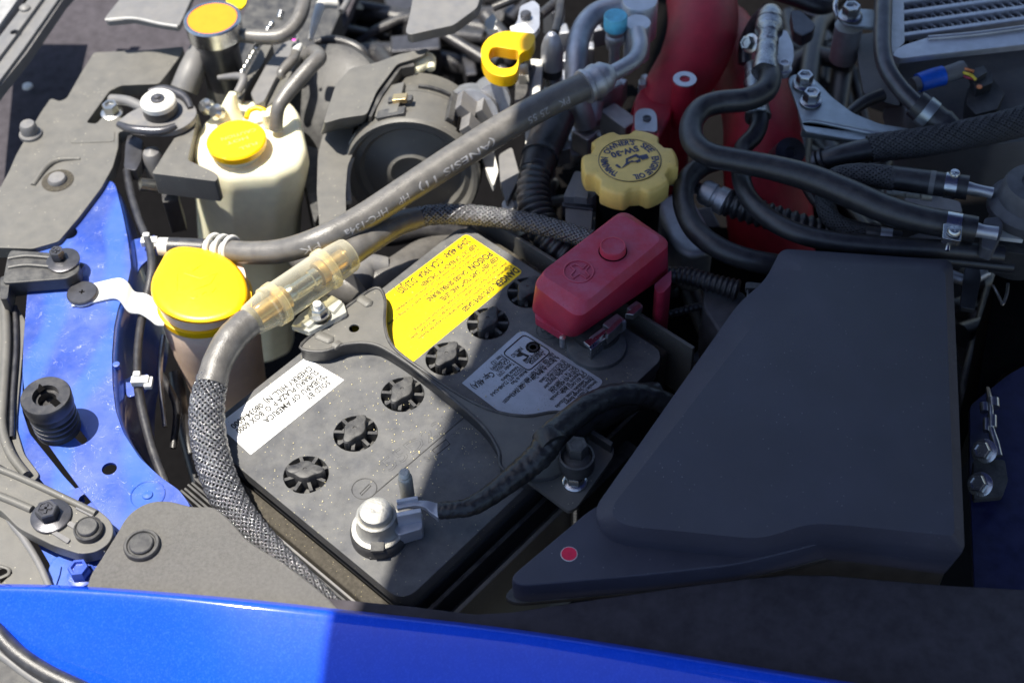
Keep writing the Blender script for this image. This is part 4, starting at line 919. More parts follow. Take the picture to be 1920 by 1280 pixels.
# belt cover
bc_ = thing('belt_cover', 'dusty black plastic belt cover left of the alternator', 'belt cover', P(680, 180, 0))
lv0 = [(630, 157), (657, 128), (707, 117), (747, 102), (805, 90), (797, 103), (773, 112), (745, 120), (706, 172), (688, 215), (640, 222), (606, 232)]
vs, fs = g_stack([W(rnd(lv0, 8), 4.2), W([(q[0]-2, q[1]+12) for q in rnd(lv0, 8)], 3.4), W([(q[0]-6, q[1]+22) for q in rnd(lv0, 8)], 1.8)])
mesh('cover', vs, fs, blkd, bc_, bevel=.12)
plate('edge_flange', [(773, 112), (745, 122), (706, 174), (688, 215), (696, 220), (716, 180), (752, 128), (778, 124)], 3.9, 2.2, blk, bc_, r=3, bevel=.05)
low = [(606, 250), (640, 240), (690, 235), (700, 232), (668, 275), (652, 310), (648, 360), (650, 430), (600, 440), (594, 360), (596, 290)]
vs, fs = g_stack([W(rnd(low, 10), 1.2), W(rnd(low, 10), -8)]); mesh('lower_cover', vs, fs, blkd, bc_, bevel=.3, seg=3)
tube('pulley_edge', [(700, 225, 1.2), (675, 255, 1.0), (655, 290, .7), (646, 330, .3), (652, 380, -.3)], [9, 11, 12, 11, 8], wrub, bc_, n=12)
tube('spring_clip', [(770, 140, 3), (790, 120, 3.2), (805, 112, 3.2), (808, 130, 3)], [10, 15, 13, 8], cream, bc_, n=12)
# dipstick ring and the clutter round it
dr = thing('dipstick_handle', 'bright yellow ring handle of the oil dipstick', 'dipstick', P(950, 110, 5))
op = cat_rom([Vector(q+(0,)) for q in ((902, 105), (905, 85), (920, 68), (945, 59), (975, 60), (999, 64), (1003, 74), (994, 92), (982, 97), (974, 104), (972, 122), (966, 138), (945, 144), (922, 138), (908, 124))], 4, True)
ih = cat_rom([Vector(q+(0,)) for q in ((916, 107), (920, 92), (932, 88), (955, 92), (971, 95), (971, 112), (962, 125), (942, 128), (925, 121))], 3, True)
vs, fs = g_plate([P(q.x, q.y, 6) for q in op], .9, [[P(q.x, q.y, 6) for q in ih]]); mesh('ring', vs, fs, yel, dr, bevel=.2, seg=3)
tube('stem', [(985, 92, 5.5), (992, 130, 3), (1000, 200, -2)], 6, zinc, dr, n=10)
cn = thing('wiring_bracket', 'pale metal bracket and connector stack behind the yellow dipstick ring', 'bracket', P(990, 60, 2))
plate('bracket_plate', [(975, 12), (1000, 0), (1012, 10), (1012, 50), (1000, 66), (955, 58), (970, 40)], 5, .5, alum, cn, r=5, bevel=.06)
plate('bright_tab', [(955, 50), (985, 42), (1003, 62), (960, 60)], 5.3, .3, wht, cn, r=4, bevel=.05)
lathe('bracket_bolt', [(.4, 0), (.4, .3), (.3, .4), (0, .4)], P(986, 32, 5.1), dmt, cn, n=18)
plate('toothed_clip', [(912, 35), (925, 25), (932, 38), (928, 48), (935, 55), (915, 56), (908, 45)], 3, .5, wht, cn, r=3, bevel=.05)
tube('black_tube', [(925, 15, 4), (960, 0, 4.5), (1000, -20, 5)], 8, rub, cn, n=12)
tube('black_tube', [(1012, 30, 3), (1045, 0, 3), (1050, -30, 3)], 10, rub, cn, n=12)
plate('connector', [(968, 132), (988, 120), (1005, 122), (1000, 140), (985, 215), (964, 205)], 3.2, 1.2, blk, cn, r=3, bevel=.08)
plate('connector_top', [(972, 122), (990, 118), (992, 140), (972, 142)], 4, .8, zinc, cn, r=2, bevel=.05)
plate('grey_body', [(995, 110), (1018, 112), (1015, 150), (1008, 210), (988, 215), (992, 150)], 3, 1.5, wrub, cn, r=4, bevel=.1)
sb = thing('silver_sensor', 'silver domed sensor with a dark cable above the long hose', 'sensor', P(1038, 110, 2))
c = P(1035, 100, 3.5); s = pxs(c)
lathe('dome', [(21*s, -1.2), (21*s, 0), (20*s, .6), (15*s, 1.3), (8*s, 1.7), (0, 1.8)], c, alum, sb, n=28)
lathe('neck', [(13*s, -4.5), (15*s, -2.4), (19*s, -1.2)], c, stl, sb, n=28); lathe('gasket', [(20*s, -1.9), (20*s, -1.1)], c, rub, sb, n=28)
lathe('socket', [(22*s, -6), (24*s, -3.8), (20*s, -3.6)], c, alum, sb, n=20)
tube('lead', [(1040, 62, 5), (1048, 30, 5), (1052, -20, 5)], [9, 9, 9], rub, sb, n=12)
# ================================================================ radiator neck, cap and hoses
rn = thing('radiator_filler', 'orange-labelled chrome radiator cap on a black filler neck', 'radiator cap', P(405, 120, 0))
c = P(402, 52, 4.2); s = pxs(c)
lathe('cap_rim', [(46*s, -.6), (52*s, -.55), (53*s, .45), (54*s, .75), (52*s, .85), (47*s, .86), (46*s, .80), (0, .80)], c, stl, rn, n=56)
lathe('cap_label', [(45.5*s, .80), (45.5*s, .83), (0, .84)], c, org, rn, n=56)
lathe('filler_neck', [(38*s, -5), (38*s, -1.6), (44*s, -1.2), (44*s, -.5)], c, dmt, rn, n=40)
lathe('radiator_tank_neck', [(46*s, -12), (42*s, -6), (38*s, -5)], c, blkd, rn, n=40)
tube('tank_shoulder', [(345, 170, 0), (360, 130, 1), (372, 90, 1.5)], [26, 24, 16], trim, rn, n=20)
yt = thing('yellow_tag', 'bright yellow tag behind the radiator cap', 'tag', P(440, 5, 4))
plate('tag', [(420, -30), (470, -30), (460, 8), (452, 16), (425, 6)], 4, .2, ylt, yt, r=2, bevel=.03)
oh = thing('overflow_hose', 'short grey overflow hose leaving the radiator neck', 'hose', P(520, 60, 3))
tube('hose', [(448, 66, 3.6), (490, 70, 3.6), (525, 68, 3.7), (550, 50, 3.9), (566, 20, 4.2), (575, -30, 4.5)], [13, 14, 14, 14, 14, 14], rubg, oh, n=20)
th_ = thing('tank_hose', 'grey rubber hose plugged into the top of the cream coolant tank', 'hose', P(540, 180, 0))
tube('hose', [(517, 243, 1.2), (521, 205, 2.6), (535, 180, 3.1), (560, 150, 3.6), (585, 122, 4.0), (598, 108, 4.0), (590, 98, 3.6), (575, 104, 3.0)], [13, 13, 14, 15, 15, 15, 14, 13], rubg, th_, n=20)
ct = thing('coolant_tank', 'cream plastic coolant tank with a yellow push-on cap', 'coolant tank', P(460, 380, -15))
t0 = [(352, 288), (382, 243), (420, 205), (438, 195), (500, 200), (545, 198), (562, 215), (578, 288), (566, 318), (520, 338), (430, 345), (375, 322)]
def shr(p, f, c=(465, 270), dy=0): return [(c[0]+(q[0]-c[0])*f, c[1]+(q[1]-c[1])*f+dy) for q in p]
base = W(rnd(t0, 11, 4), 0); cen = sum(base, Vector())/len(base)
def lvl(f, z): return [Vector((cen.x+(v.x-cen.x)*f+min(0, z+1)*.2*(1 if z > -9 else .9), cen.y+(v.y-cen.y)*f, z)) for v in base]
vs, fs = g_stack([lvl(.86, .75), lvl(.95, .55), lvl(1.0, 0), lvl(1.0, -1.0), lvl(.975, -2.4), lvl(.93, -5), lvl(.9, -12), lvl(.9, -20)]); mesh('tank', vs, fs, cream, ct, ang=70)
tube('tank_spout', [(436, 230, .4), (432, 205, 1.4), (436, 175, 2.6)], [24, 18, 7], cream, ct, n=16)
pts_ = [(347, 455), (380, 470), (410, 466)]
c = P(443, 262, 1.9); s = pxs(c)
lathe('cap', [(50*s, -.6), (55*s, -.5), (56*s, -.05), (53*s, .08), (0, .1)], c, yel, ct, n=48)
plate('cap_tab', [(402, 280), (415, 272), (452, 280), (440, 296), (418, 298), (405, 292)], 1.95, .5, yel, ct, r=5, bevel=.05)
lathe('tank_neck', [(44*s, -2), (44*s, -.5)], c, cream, ct, n=40)
tube('cap_strap', [(462, 222, 1.9), (468, 208, 2.0), (482, 203, 2.1), (496, 208, 2.0), (500, 216, 1.8)], 5, yel, ct, n=10)
lathe('strap_peg', [(.4, -1), (.4, .1), (.3, .2), (0, .2)], P(500, 214, 1.9), cream, ct, n=16)
for t_, a_, b_ in (('CAUTION', (480, 243), (415, 262)), ('HOT', (465, 258), (425, 270)), ('FULL', (482, 268), (450, 280))): word(t_, a_, b_, 2.02, .3, yeo, ct)
# bracket in front of the tank
fbk = thing('plastic_bracket', 'angular black plastic bracket jutting in front of the cream tank', 'bracket', P(340, 320, 0))
plate('shelf', [(312, 282), (345, 232), (372, 210), (352, 300), (400, 322), (410, 330), (405, 340), (285, 325)], 1.6, 1.9, blkd, fbk, r=4, bevel=.12)
plate('lower_block', [(300, 340), (330, 345), (335, 375), (305, 380)], -1, 3, blk, fbk, r=3, bevel=.1)
cr = thing('curved_bracket', 'black pressed bracket with a big washer and rubber bush at the upper left', 'bracket', P(300, 220, 1))
ho = cat_rom([Vector(q+(0,)) for q in ((222, 232), (240, 212), (272, 195), (278, 175), (300, 168), (335, 175), (362, 195), (368, 215), (350, 235), (318, 246), (262, 245))], 4, True)
vs, fs = g_plate([P(q.x, q.y, 2.2) for q in ho], .5); mesh('plate', vs, fs, gry, cr, bevel=.08)
tube('rolled_edge', [(222, 233, 2.1), (250, 243, 2.2), (300, 246, 2.2), (330, 236, 2.3)], [6, 9, 9, 6], dmt, cr, n=12)
tube('rolled_edge', [(280, 172, 2.2), (310, 168, 2.3), (345, 182, 2.3), (358, 204, 2.2)], [6, 9, 9, 6], dmt, cr, n=12)
c = P(301, 206, 2.4); s = pxs(c); lathe('rubber_bush', [(33*s, -.1), (33*s, .5), (0, .5)], c, rub, cr, n=32); lathe('washer', [(33*s, .5), (33*s, .85), (30*s, .98), (0, .98)], c, wrub, cr, n=36)
lathe('bush_centre', [(13*s, .98), (13*s, 1.08), (7*s, 1.12), (6*s, 1.3), (0, 1.35)], c, dmt, cr, n=24)
bolt('bolt', 210, 212, 1.0, 15, .7, 21, zinc, cr)
tube('post', [(272, 205, 1.5), (240, 190, 1.5), (208, 187, 1.2)], 10, trim, cr, n=12)
plate('lower_tab', [(240, 250), (268, 262), (265, 300), (255, 320), (232, 315), (235, 270)], .5, 1, dmt, cr, r=5, bevel=.08)
lathe('pin', [(.8, -3), (.8, -.2), (.55, .3), (0, .5)], P(285, 290, .3), gry, cr, n=20)
lathe('pin_bolt', [(.45, -2), (.45, 0), (0, .1)], P(262, 345, -.5), zinc, cr, n=16, ax=(-.8, -.3, .5))
for x, y in ((405, 210), (385, 200)): lathe('side_nut', [(.55, -.4), (.6, 0), (.4, .3), (0, .3)], P(x, y, 2), zinc, cr, n=18, ax=(-.6, -.5, .6))
# ================================================================ dusty shroud panel at upper left
pn = thing('shroud_panel', 'dusty dark plastic shroud panel at the upper left, next to the blue rail', 'shroud panel', P(120, 280, 0))
po = [(176, 98), (260, 95), (345, 87), (338, 105), (312, 140), (298, 157), (228, 160), (206, 170), (180, 205), (162, 230), (180, 232), (200, 212), (250, 228), (250, 240), (222, 248), (222, 275), (212, 312), (190, 352), (150, 405), (110, 452), (62, 466), (-60, 462), (-60, 350), (0, 352), (18, 318), (30, 290), (56, 245), (78, 208), (95, 184), (112, 190), (125, 184), (150, 140)]
vs, fs = g_plate(W(rnd(po, 5, 3), 1.0), 1.0); mesh('panel', vs, fs, blkd, pn, bevel=.12)
tube('embossed_edge', [(62, 348, 1.0), (85, 315, 1.05), (110, 300, 1.05), (150, 298, 1.0)], [5, 7, 6, 3], blkd, pn, n=10)
c = P(108, 338, 1.05); s = pxs(c); lathe('dusty_recess', [(30*s, -.02), (28*s, .02), (0, .03)], c, foam, pn, n=32)
lathe('push_pin', [(18*s, 0), (18*s, .12), (15*s, .3), (0, .35)], c, gry, pn, n=28)
c = P(58, 252, 1.05); lathe('hood_bumper', [(22*s, -.1), (22*s, .15), (19*s, .25), (17*s, .25), (16*s, .8), (13*s, 1.0), (0, 1.05)], c, gry, pn, n=20)
plate('raised_patch', [(125, 245), (150, 240), (215, 245), (214, 265), (132, 268)], 1.06, .1, blkd, pn, r=4, bevel=.03)
fr = thing('inner_bulkhead', 'dark inner front panel behind the shroud with a small pale clip', 'panel', P(120, 100, -8))
plate('panel', [(110, -80), (700, -80), (640, 60), (560, 110), (330, 110), (180, 120), (60, 260), (0, 360), (-80, 380), (-80, 260)], -5, 1, feltd, fr, r=8, bevel=.2)
lathe('pale_clip', [(.42, 0), (.38, .15), (.2, .2), (0, .2)], P(52, 163, -4.5), wht, fr, n=18)
# grille trims in the corner
g1 = thing('grille_trim', 'pale outermost trim strip in the top left corner', 'trim strip', P(10, 20, 3))
plate('strip', [(-80, -80), (55, -80), (32, 0), (0, 45), (-40, 110), (-120, 200)], 3.5, 1, ltrim, g1, r=2, bevel=.1)
g2 = thing('grille_trim', 'middle metal trim strip with a rivet and a slot in the top left corner', 'trim strip', P(40, 40, 3))
plate('strip', [(95, -60), (120, -60), (77, 0), (28, 68), (0, 105), (-60, 190), (-100, 180), (0, 68), (52, 0)], 3.3, .3, trim, g2, r=2, bevel=.05, holes=[W(rnd([(18, 60), (28, 55), (38, 58), (30, 64), (20, 65)], 3, 2), 3.3)])
lathe('rivet', [(.42, 0), (.4, .15), (.25, .28), (0, .3)], P(47, 17, 3.3), trim, g2, n=20)
g3 = thing('grille_trim', 'widest bevelled grey trim strip in the top left corner', 'trim strip', P(70, 60, 3))
plate('strip', [(122, -62), (155, -60), (108, 0), (45, 90), (0, 150), (-60, 240), (-80, 210), (0, 107), (30, 70), (80, 0)], 3.0, .4, trim, g3, r=2, bevel=.08)
plate('bevel_edge', [(156, -60), (170, -60), (118, 0), (50, 100), (0, 162), (-60, 250), (-60, 242), (0, 152), (46, 91), (109, 0)], 2.7, .9, gry, g3, r=2, bevel=.08)
# top plates
d1 = thing('duct_panel', 'grey plastic duct panel at the top, left of the radiator cap', 'duct panel', P(280, 20, 3))
vs, fs = g_plate(W(rnd([(235, -60), (223, 0), (196, 33), (200, 40), (250, 35), (300, 45), (335, 50), (345, 30), (385, -60)], 5), 4), .5); mesh('panel', vs, fs, trim, d1, bevel=.1)
tube('lip', [(198, 38, 3.9), (250, 35, 4), (300, 45, 4), (333, 50, 4)], 3, ltrim, d1, n=8)
d2 = thing('intake_snorkel', 'grey plastic snorkel panel at the top, above the belt cover', 'snorkel', P(830, 20, 4))
so_ = [(782, -60), (770, 20), (760, 60), (768, 66), (812, 56), (850, 48), (895, 15), (915, -60)]
vs, fs = g_stack([W(rnd(so_, 7), 6), W([(q[0]+3, q[1]+16) for q in rnd(so_, 7)], 4.6)]); mesh('panel', vs, fs, trim, d2, bevel=.12)
# rods and brackets between the radiator neck and the tank
rd = thing('stay_rod', 'bright studded stay rod rising diagonally beside the radiator neck', 'rod', P(480, 100, 1))
pts, rad = wpath([(450, 143, 2.2), (472, 105, 2.6), (490, 75, 3.0), (512, 42, 3.4)], 6.5, 6); vs, fs = g_corr(pts, rad, .45, .3, 12); mesh('rod', vs, fs, zinc, rd)
tube('rod_end', [(524, 35, 3.4), (528, 22, 3.6)], 6, stl, rd, n=12); tube('rod_arm', [(445, 175, 1.8), (455, 145, 2.2), (410, 146, 1.6)], [8, 8, 5], gry, rd, n=10)
fb2 = thing('fan_shroud', 'black fan shroud arms between the radiator cap and the tank hose', 'fan shroud', P(500, 150, -1))
plate('arm', [(492, 85), (512, 80), (492, 120), (465, 160), (452, 190), (440, 180), (462, 140)], 1.2, 1, blkd, fb2, r=4, bevel=.08)
plate('arm', [(535, 75), (555, 60), (560, 70), (540, 110), (515, 150), (495, 190), (480, 196), (470, 175), (500, 120)], 1.4, 1, trim, fb2, r=4, bevel=.08)
plate('arm', [(560, 88), (575, 85), (545, 140), (520, 185), (500, 200), (505, 180), (530, 140)], .9, 1, blkd, fb2, r=4, bevel=.08)
plate('shroud_wall', [(440, 60), (500, -60), (620, -60), (640, 20), (600, 110), (640, 300), (590, 420), (560, 300), (560, 190), (460, 190)], -3, 6, blk, fb2, r=8, bevel=.2)
lathe('fan_motor', [(0, 0), (3.5, 0), (4.6, -.6), (4.8, -1.2), (4.8, -5)], P(600, 190, -1), blk, fb2, ax=(-.3, -.5, .8), n=40)
tube('small_hose', [(556, 88, 2.5), (552, 108, 2.6), (540, 122, 2.6), (527, 138, 2.5), (532, 148, 2.2)], [9, 9, 10, 9, 6], rubg, fb2, n=14)
tube('white_plug', [(562, 84, 2.7), (554, 98, 2.6)], [7, 9], wht, fb2, n=12); lathe('pink_mark', [(.14, 0), (0, .08)], P(551, 75, 4.1), pink, fb2, n=10)
tube('bright_lead', [(630, 8, 2), (605, 8, 2.4), (596, 25, 2.3), (590, 45, 2), (582, 75, 1.5)], [9, 10, 9, 8, 4], wrub, fb2, n=12)
tube('dark_loop', [(590, 80, 0), (620, 75, 0), (660, 85, 0), (685, 105, -.5), (690, 140, -2)], [7, 9, 10, 10, 9], rub, fb2, n=12)
tube('grey_lead', [(640, 22, 1), (650, 5, 1), (665, -30, 1)], 6, gry, fb2, n=10)
# clutter in the dark: radiator hose, brackets
cl2 = thing('coolant_pipework', 'dark pipes and joints low in the bay under the long hose', 'pipework', P(600, 560, -10))
tube('lower_hose', [(560, 470, -3), (620, 520, -3), (680, 540, -3), (740, 520, -3), (800, 480, -4), (860, 470, -6)], [30, 38, 40, 38, 34, 30], rubg, cl2, n=24)
tube('pipe', [(640, 420, -5), (720, 440, -5), (800, 430, -5), (900, 440, -6)], 22, rub, cl2, n=18)
tube('pale_joint', [(655, 535, -2), (690, 505, -2), (730, 500, -2)], [44, 30, 18], gry, cl2, n=20)
tube('pipe', [(330, 700, -8), (345, 800, -9), (380, 930, -10)], 14, rub, cl2, n=14)
tube('thin_pipe', [(306, 630, -3), (300, 700, -3), (310, 800, -4)], 5, zinc, cl2, n=10)
tube('pipe', [(300, 700, -5), (330, 760, -5), (325, 840, -6)], 7, rub, cl2, n=10)
# ================================================================ air box
ab = thing('air_box', 'large matt charcoal air filter box filling the right of the frame', 'air filter box', P(1500, 800, -8))
zt = 4.2
outer = [(1465, 466), (1786, 488), (1809, 1033), (1600, 1005), (1525, 1001), (1420, 1030), (1150, 1003), (1108, 962), (1385, 568), (1435, 525)]
inner = [(1503, 490), (1772, 505), (1790, 1005), (1600, 985), (1520, 980), (1425, 1010), (1168, 985), (1140, 958), (1418, 602), (1498, 548)]
rr = [16, 16, 14, 20, 30, 30, 34, 34, 24, 22]
lv = [W(rnd(inner, rr, 6), zt+.28), W(rnd(outer, rr, 6), zt-.75)]
low_ = [(v+Vector((0, 0, -.35))) for v in lv[1]]
cen = sum(lv[1], Vector())/len(lv[1])
def grow(l, f, z): return [Vector((cen.x+(v.x-cen.x)*f, cen.y+(v.y-cen.y)*f, z)) for v in l]
lv += [grow(lv[1], 1.0, zt-1.2), grow(lv[1], .965, .6)]
vs, fs = g_stack(lv); mesh('lid', vs, fs, abx, ab, bevel=.2, seg=4)
zl = 2.45
l1 = [(955, 1082), (1118, 945), (1300, 900), (1560, 900), (1740, 960), (1760, 1000), (1560, 1012), (1480, 1034), (1380, 1058), (1200, 1078), (975, 1098)]
l2 = [(938, 1100), (1110, 950), (1300, 890), (1600, 890), (1830, 1000), (1834, 1080), (1600, 1062), (1500, 1055), (1390, 1078), (1200, 1096), (960, 1118)]
rr2 = [22, 30, 20, 20, 12, 12, 30, 30, 30, 30, 22]
a1 = W(rnd(l1, rr2, 5), zl); cen2 = sum(a1, Vector())/len(a1)
def grow2(f, z, dx=0): return [Vector((cen2.x+(v.x-cen2.x)*f, cen2.y+(v.y-cen2.y)*f, z)) for v in a1]
vs, fs = g_stack([a1, grow2(1.004, zl-.4), grow2(1.0, .4)]); mesh('step', vs, fs, abx, ab, bevel=.2, seg=4)
vs, fs = g_stack([grow2(1.03, .8), grow2(1.035, .7), grow2(1.035, .5), grow2(1.01, .4)]); mesh('flange', vs, fs, blk, ab, bevel=.05)
vs, fs = g_stack([grow(lv[1], .96, .6), grow(lv[1], .95, -12)]); mesh('lower_box', vs, fs, blk, ab)
c = P(1067, 1038, zl+.015); s = pxs(c); lathe('red_sticker', [(15*s, 0), (14.6*s, .03), (0, .035)], c, reds, ab, n=32); lathe('sticker_edge', [(16*s, -.01), (15.8*s, .02), (15*s, .02)], c, wht, ab, n=32)
for y0, y1 in ((528, 540), (562, 574)): plate('hinge_lug', [(1398, y0+2), (1402, y0), (1440, y0+4), (1440, y1), (1398, y1)], 2.6, .4, blk, ab, r=2, bevel=.04)
tube('hinge_pin', [(1402, 536, 2.4), (1403, 586, 2.4)], 2.5, blk, ab, n=8)
# right-hand blue inner wing, its shade painted into the colour, and earth straps
iw = thing('inner_wing', 'blue inner wing panel at the right edge, deep shade painted into its colour', 'body panel', P(1880, 850, -3))
plate('panel', [(1855, 730), (1890, 702), (2000, 640), (2050, 1180), (1830, 1180), (1818, 900), (1818, 760)], -1.5, .4, blu_shade, iw, r=10, bevel=.1)
plate('black_bracket', [(1825, 862), (1835, 858), (1884, 862), (1890, 900), (1880, 930), (1826, 935)], -.9, .4, blk, iw, r=5, bevel=.06)
for x, y in ((1846, 846), (1838, 908)):
    c = P(x, y, -.6); ax_ = Vector((-.55, -.35, .75)).normalized(); s = pxs(c); b = g_bolt(c, 17*s, .7, 24*s, ax=ax_); b.obj('bolt', stl, iw, ang=30)
es = thing('earth_strap', 'two crimped metal earth lugs above the silver bolts at the right edge', 'earth strap', P(1855, 780, -1))
for x0, x1, y0, y1, w_ in ((1851, 1872, 750, 764, 13), (1839, 1851, 758, 772, 9)):
    tube('crimp_lug', [((x0+x1)/2, y0-2, .1), ((x0+x1)/2+1, y1, 0)], w_*.9, zinc, es, n=14)
for x, y0, y1, w_ in ((1860, 780, 802, 9), (1849, 785, 808, 6)): tube('crimp_barrel', [(x, y0, .1), (x, y1, 0)], w_, zinc, es, n=12)
tube('bare_wire', [(1852, 728, -.5), (1856, 748, .1), (1858, 770, .1), (1858, 800, 0), (1866, 830, -.4), (1872, 855, -.6)], [4, 5, 5, 6, 8, 8], zinc, es, n=10)
# behind the air box, right
for nm, pth, rp, lbl in (('ribbed_conduit', [(1255, 515, 0), (1290, 518, .2), (1335, 530, .3), (1385, 545, .2)], [16, 18, 18, 22], 'ribbed grey conduit between the red terminal cover and the air box'),
                      ('ribbed_conduit', [(1250, 590, -2), (1280, 582, -2), (1320, 572, -2)], [7, 8, 8], 'thin ribbed conduit below the larger one, near the red cover leg'),
                      ('ribbed_conduit', [(1250, 655, -3), (1280, 680, -3), (1320, 705, -3)], [13, 14, 14], 'short ribbed conduit low beside the battery corner')):
    t_ = thing(nm, lbl, 'conduit', P(*pth[1])); pts, rad = wpath(pth, rp, 10); vs, fs = g_corr(pts, rad, .34, .18, 16); mesh('conduit', vs, fs, rub, t_, ang=80)
lr = thing('lower_reservoir', 'dark grey moulded housing half hidden behind the air box', 'housing', P(1370, 600, -5))
plate('housing', [(1320, 535), (1345, 525), (1400, 550), (1400, 640), (1360, 640), (1318, 575)], -.6, 5, valp, lr, r=10, bevel=.2)
# ================================================================ hoses on the right
def hose(label, px, r, m=rub, name='coolant_hose', k=12, **kw):
    t_ = thing(name, label, 'hose', P(*px[len(px)//2])); tube('hose', px, r, m, t_, n=26, k=k); return t_
h1 = hose('thick black hose bending in an S from the chrome fitting down to the worm clamp', [(1441, 128, 5.4), (1444, 150, 5.4), (1432, 172, 5.3), (1398, 187, 5.2), (1350, 192, 5.1), (1316, 204, 5), (1297, 232, 4.9), (1300, 266, 4.8), (1330, 290, 4.7), (1385, 302, 4.6), (1450, 315, 4.5), (1520, 334, 4.4), (1590, 362, 4.3), (1660, 392, 4.2), (1730, 412, 4.2), (1830, 430, 4.2)], [21, 21, 22, 22, 22, 22, 22, 23, 23, 23, 24, 26, 27, 27, 26, 25])
h2 = hose('black hose from the lower chrome fitting, running under the S-shaped hose to the right', [(1420, 205, 3.6), (1424, 230, 3.4), (1414, 255, 3.2), (1392, 280, 3), (1388, 320, 2.9), (1400, 365, 2.8), (1436, 405, 2.8), (1490, 435, 2.8), (1560, 452, 2.8), (1660, 462, 2.8), (1780, 468, 2.8), (1880, 478, 2.6)], [17, 17, 17, 17, 18, 18, 19, 19, 19, 19, 18, 18])
h3 = hose('black hose curling in a loop right of the oil filler cap', [(1350, 300, 2.4), (1315, 312, 2.6), (1286, 342, 2.6), (1282, 385, 2.4), (1305, 432, 2.2), (1350, 466, 2), (1410, 488, 1.6), (1480, 500, 1)], [19, 20, 20, 20, 21, 21, 21, 21])
# chrome fitting stack
cf = thing('chrome_fitting', 'chrome pipe union with a crimped sleeve above the S-shaped hose', 'pipe fitting', P(1440, 90, 3))
ca, cb = P(1446, 16, 6.2), P(1434, 136, 5.5); dd = (cb-ca).normalized(); LL = (cb-ca).length; s = pxs(ca)
lathe('union', [(5*s, 0), (18*s, .04*LL), (24*s, .12*LL), (25*s, .2*LL), (22*s, .21*LL), (22*s, .24*LL), (26*s, .25*LL), (26*s, .36*LL), (21*s, .38*LL), (18*s, .4*LL), (18*s, .5*LL), (20*s, .51*LL), (20*s, .55*LL), (16*s, .58*LL)], ca, chrm, cf, ax=dd, n=32)
lathe('crimp_sleeve', [(18*s, .58*LL), (20*s, .62*LL), (21*s, .7*LL), (20*s, .76*LL), (22*s, .85*LL), (24*s, .97*LL), (24*s, 1.0*LL), (21*s, 1.0*LL)], ca, chrm, cf, ax=dd, n=32, fn=lambda t, h: 1+.03*math.sin(t*5+h*4))
plate('back_plate', [(1455, 60), (1475, 55), (1488, 85), (1489, 110), (1478, 140), (1462, 140), (1455, 110)], 4.6, .4, alum, cf, r=8, bevel=.06)
bolt('bolt', 1469, 130, 4.9, 12, .5, 16, alum, cf)
b = g_bolt(P(1408, 82, 4.8), .5, .5, .7, ax=(-.7, -.4, .5)); b.obj('bolt', zinc, cf, ang=30)
tube('upper_pipe', [(1440, 20, 5.8), (1420, 40, 4), (1400, 80, 2), (1396, 120, 1)], [14, 14, 14, 12], dmt, cf, n=16)
cf2 = thing('chrome_fitting', 'lower crimped chrome sleeve half hidden by the S-shaped hose', 'pipe fitting', P(1420, 190, 2))
ca, cb = P(1410, 120, 3.8), P(1421, 222, 3.4); dd = (cb-ca).normalized(); LL = (cb-ca).length
lathe('crimp_sleeve', [(10*s, 0), (15*s, .05*LL), (16*s, .3*LL), (20*s, .35*LL), (18*s, .55*LL), (21*s, .7*LL), (24*s, .98*LL), (20*s, 1.0*LL)], ca, chrm, cf2, ax=dd, n=28, fn=lambda t, h: 1+.03*math.sin(t*5+h*4))
# aluminium bracket with two bolts
kb = thing('stay_bracket', 'galvanised steel stay bracket with two hex bolts behind the hoses', 'bracket', P(1560, 200, 2))
ko = [(1476, 148), (1490, 138), (1520, 142), (1538, 158), (1560, 182), (1600, 212), (1650, 232), (1700, 240), (1760, 250), (1760, 275), (1660, 268), (1600, 262), (1508, 246), (1502, 224), (1490, 186)]
vs, fs = g_plate(W(rnd(ko, 10, 4), 4.0), .25); mesh('plate', vs, fs, gald, kb, bevel=.06)
tube('folded_edge', [(1504, 228, 4.0), (1530, 228, 4.1), (1590, 240, 4.1), (1650, 252, 4.1), (1740, 262, 4.0)], [5, 5, 5, 6, 6], gald, kb, n=10)
plate('folded_skirt', [(1504, 228), (1590, 240), (1740, 262), (1740, 268), (1590, 247), (1505, 236)], 4.0, 1.0, gald, kb, bevel=.04)
bolt('bolt', 1507, 158, 4.1, 16, .75, 22, stl, kb); bolt('bolt', 1520, 190, 4.1, 16, .75, 21, stl, kb)
kb2 = thing('top_bracket', 'steel tab with a large hex bolt at the top, left of the black metal pipe', 'bracket', P(1595, 40, 3))
plate('tab', [(1570, 30), (1580, 14), (1640, 18), (1640, 52), (1585, 46)], 4.6, .3, gald, kb2, r=6, bevel=.06)
bolt('bolt', 1594, 30, 4.7, 17, .8, 23, stl, kb2); lathe('spacer', [(1.0, -3), (1.0, 0)], P(1592, 48, 4.0), alu, kb2, n=24)
tube('wire_end', [(1570, 30, 4.6), (1566, 10, 5), (1575, -20, 5)], 5, stl, kb2, n=10)
plate('grey_lug', [(1482, 20), (1500, 18), (1530, 45), (1525, 58), (1505, 68), (1488, 58)], 3.2, 1, dmt, kb2, r=5, bevel=.1)
tube('dark_pipe', [(1440, -20, 3), (1490, -5, 3), (1550, 10, 2.5), (1600, -40, 2)], 17, rub, kb2, n=18)
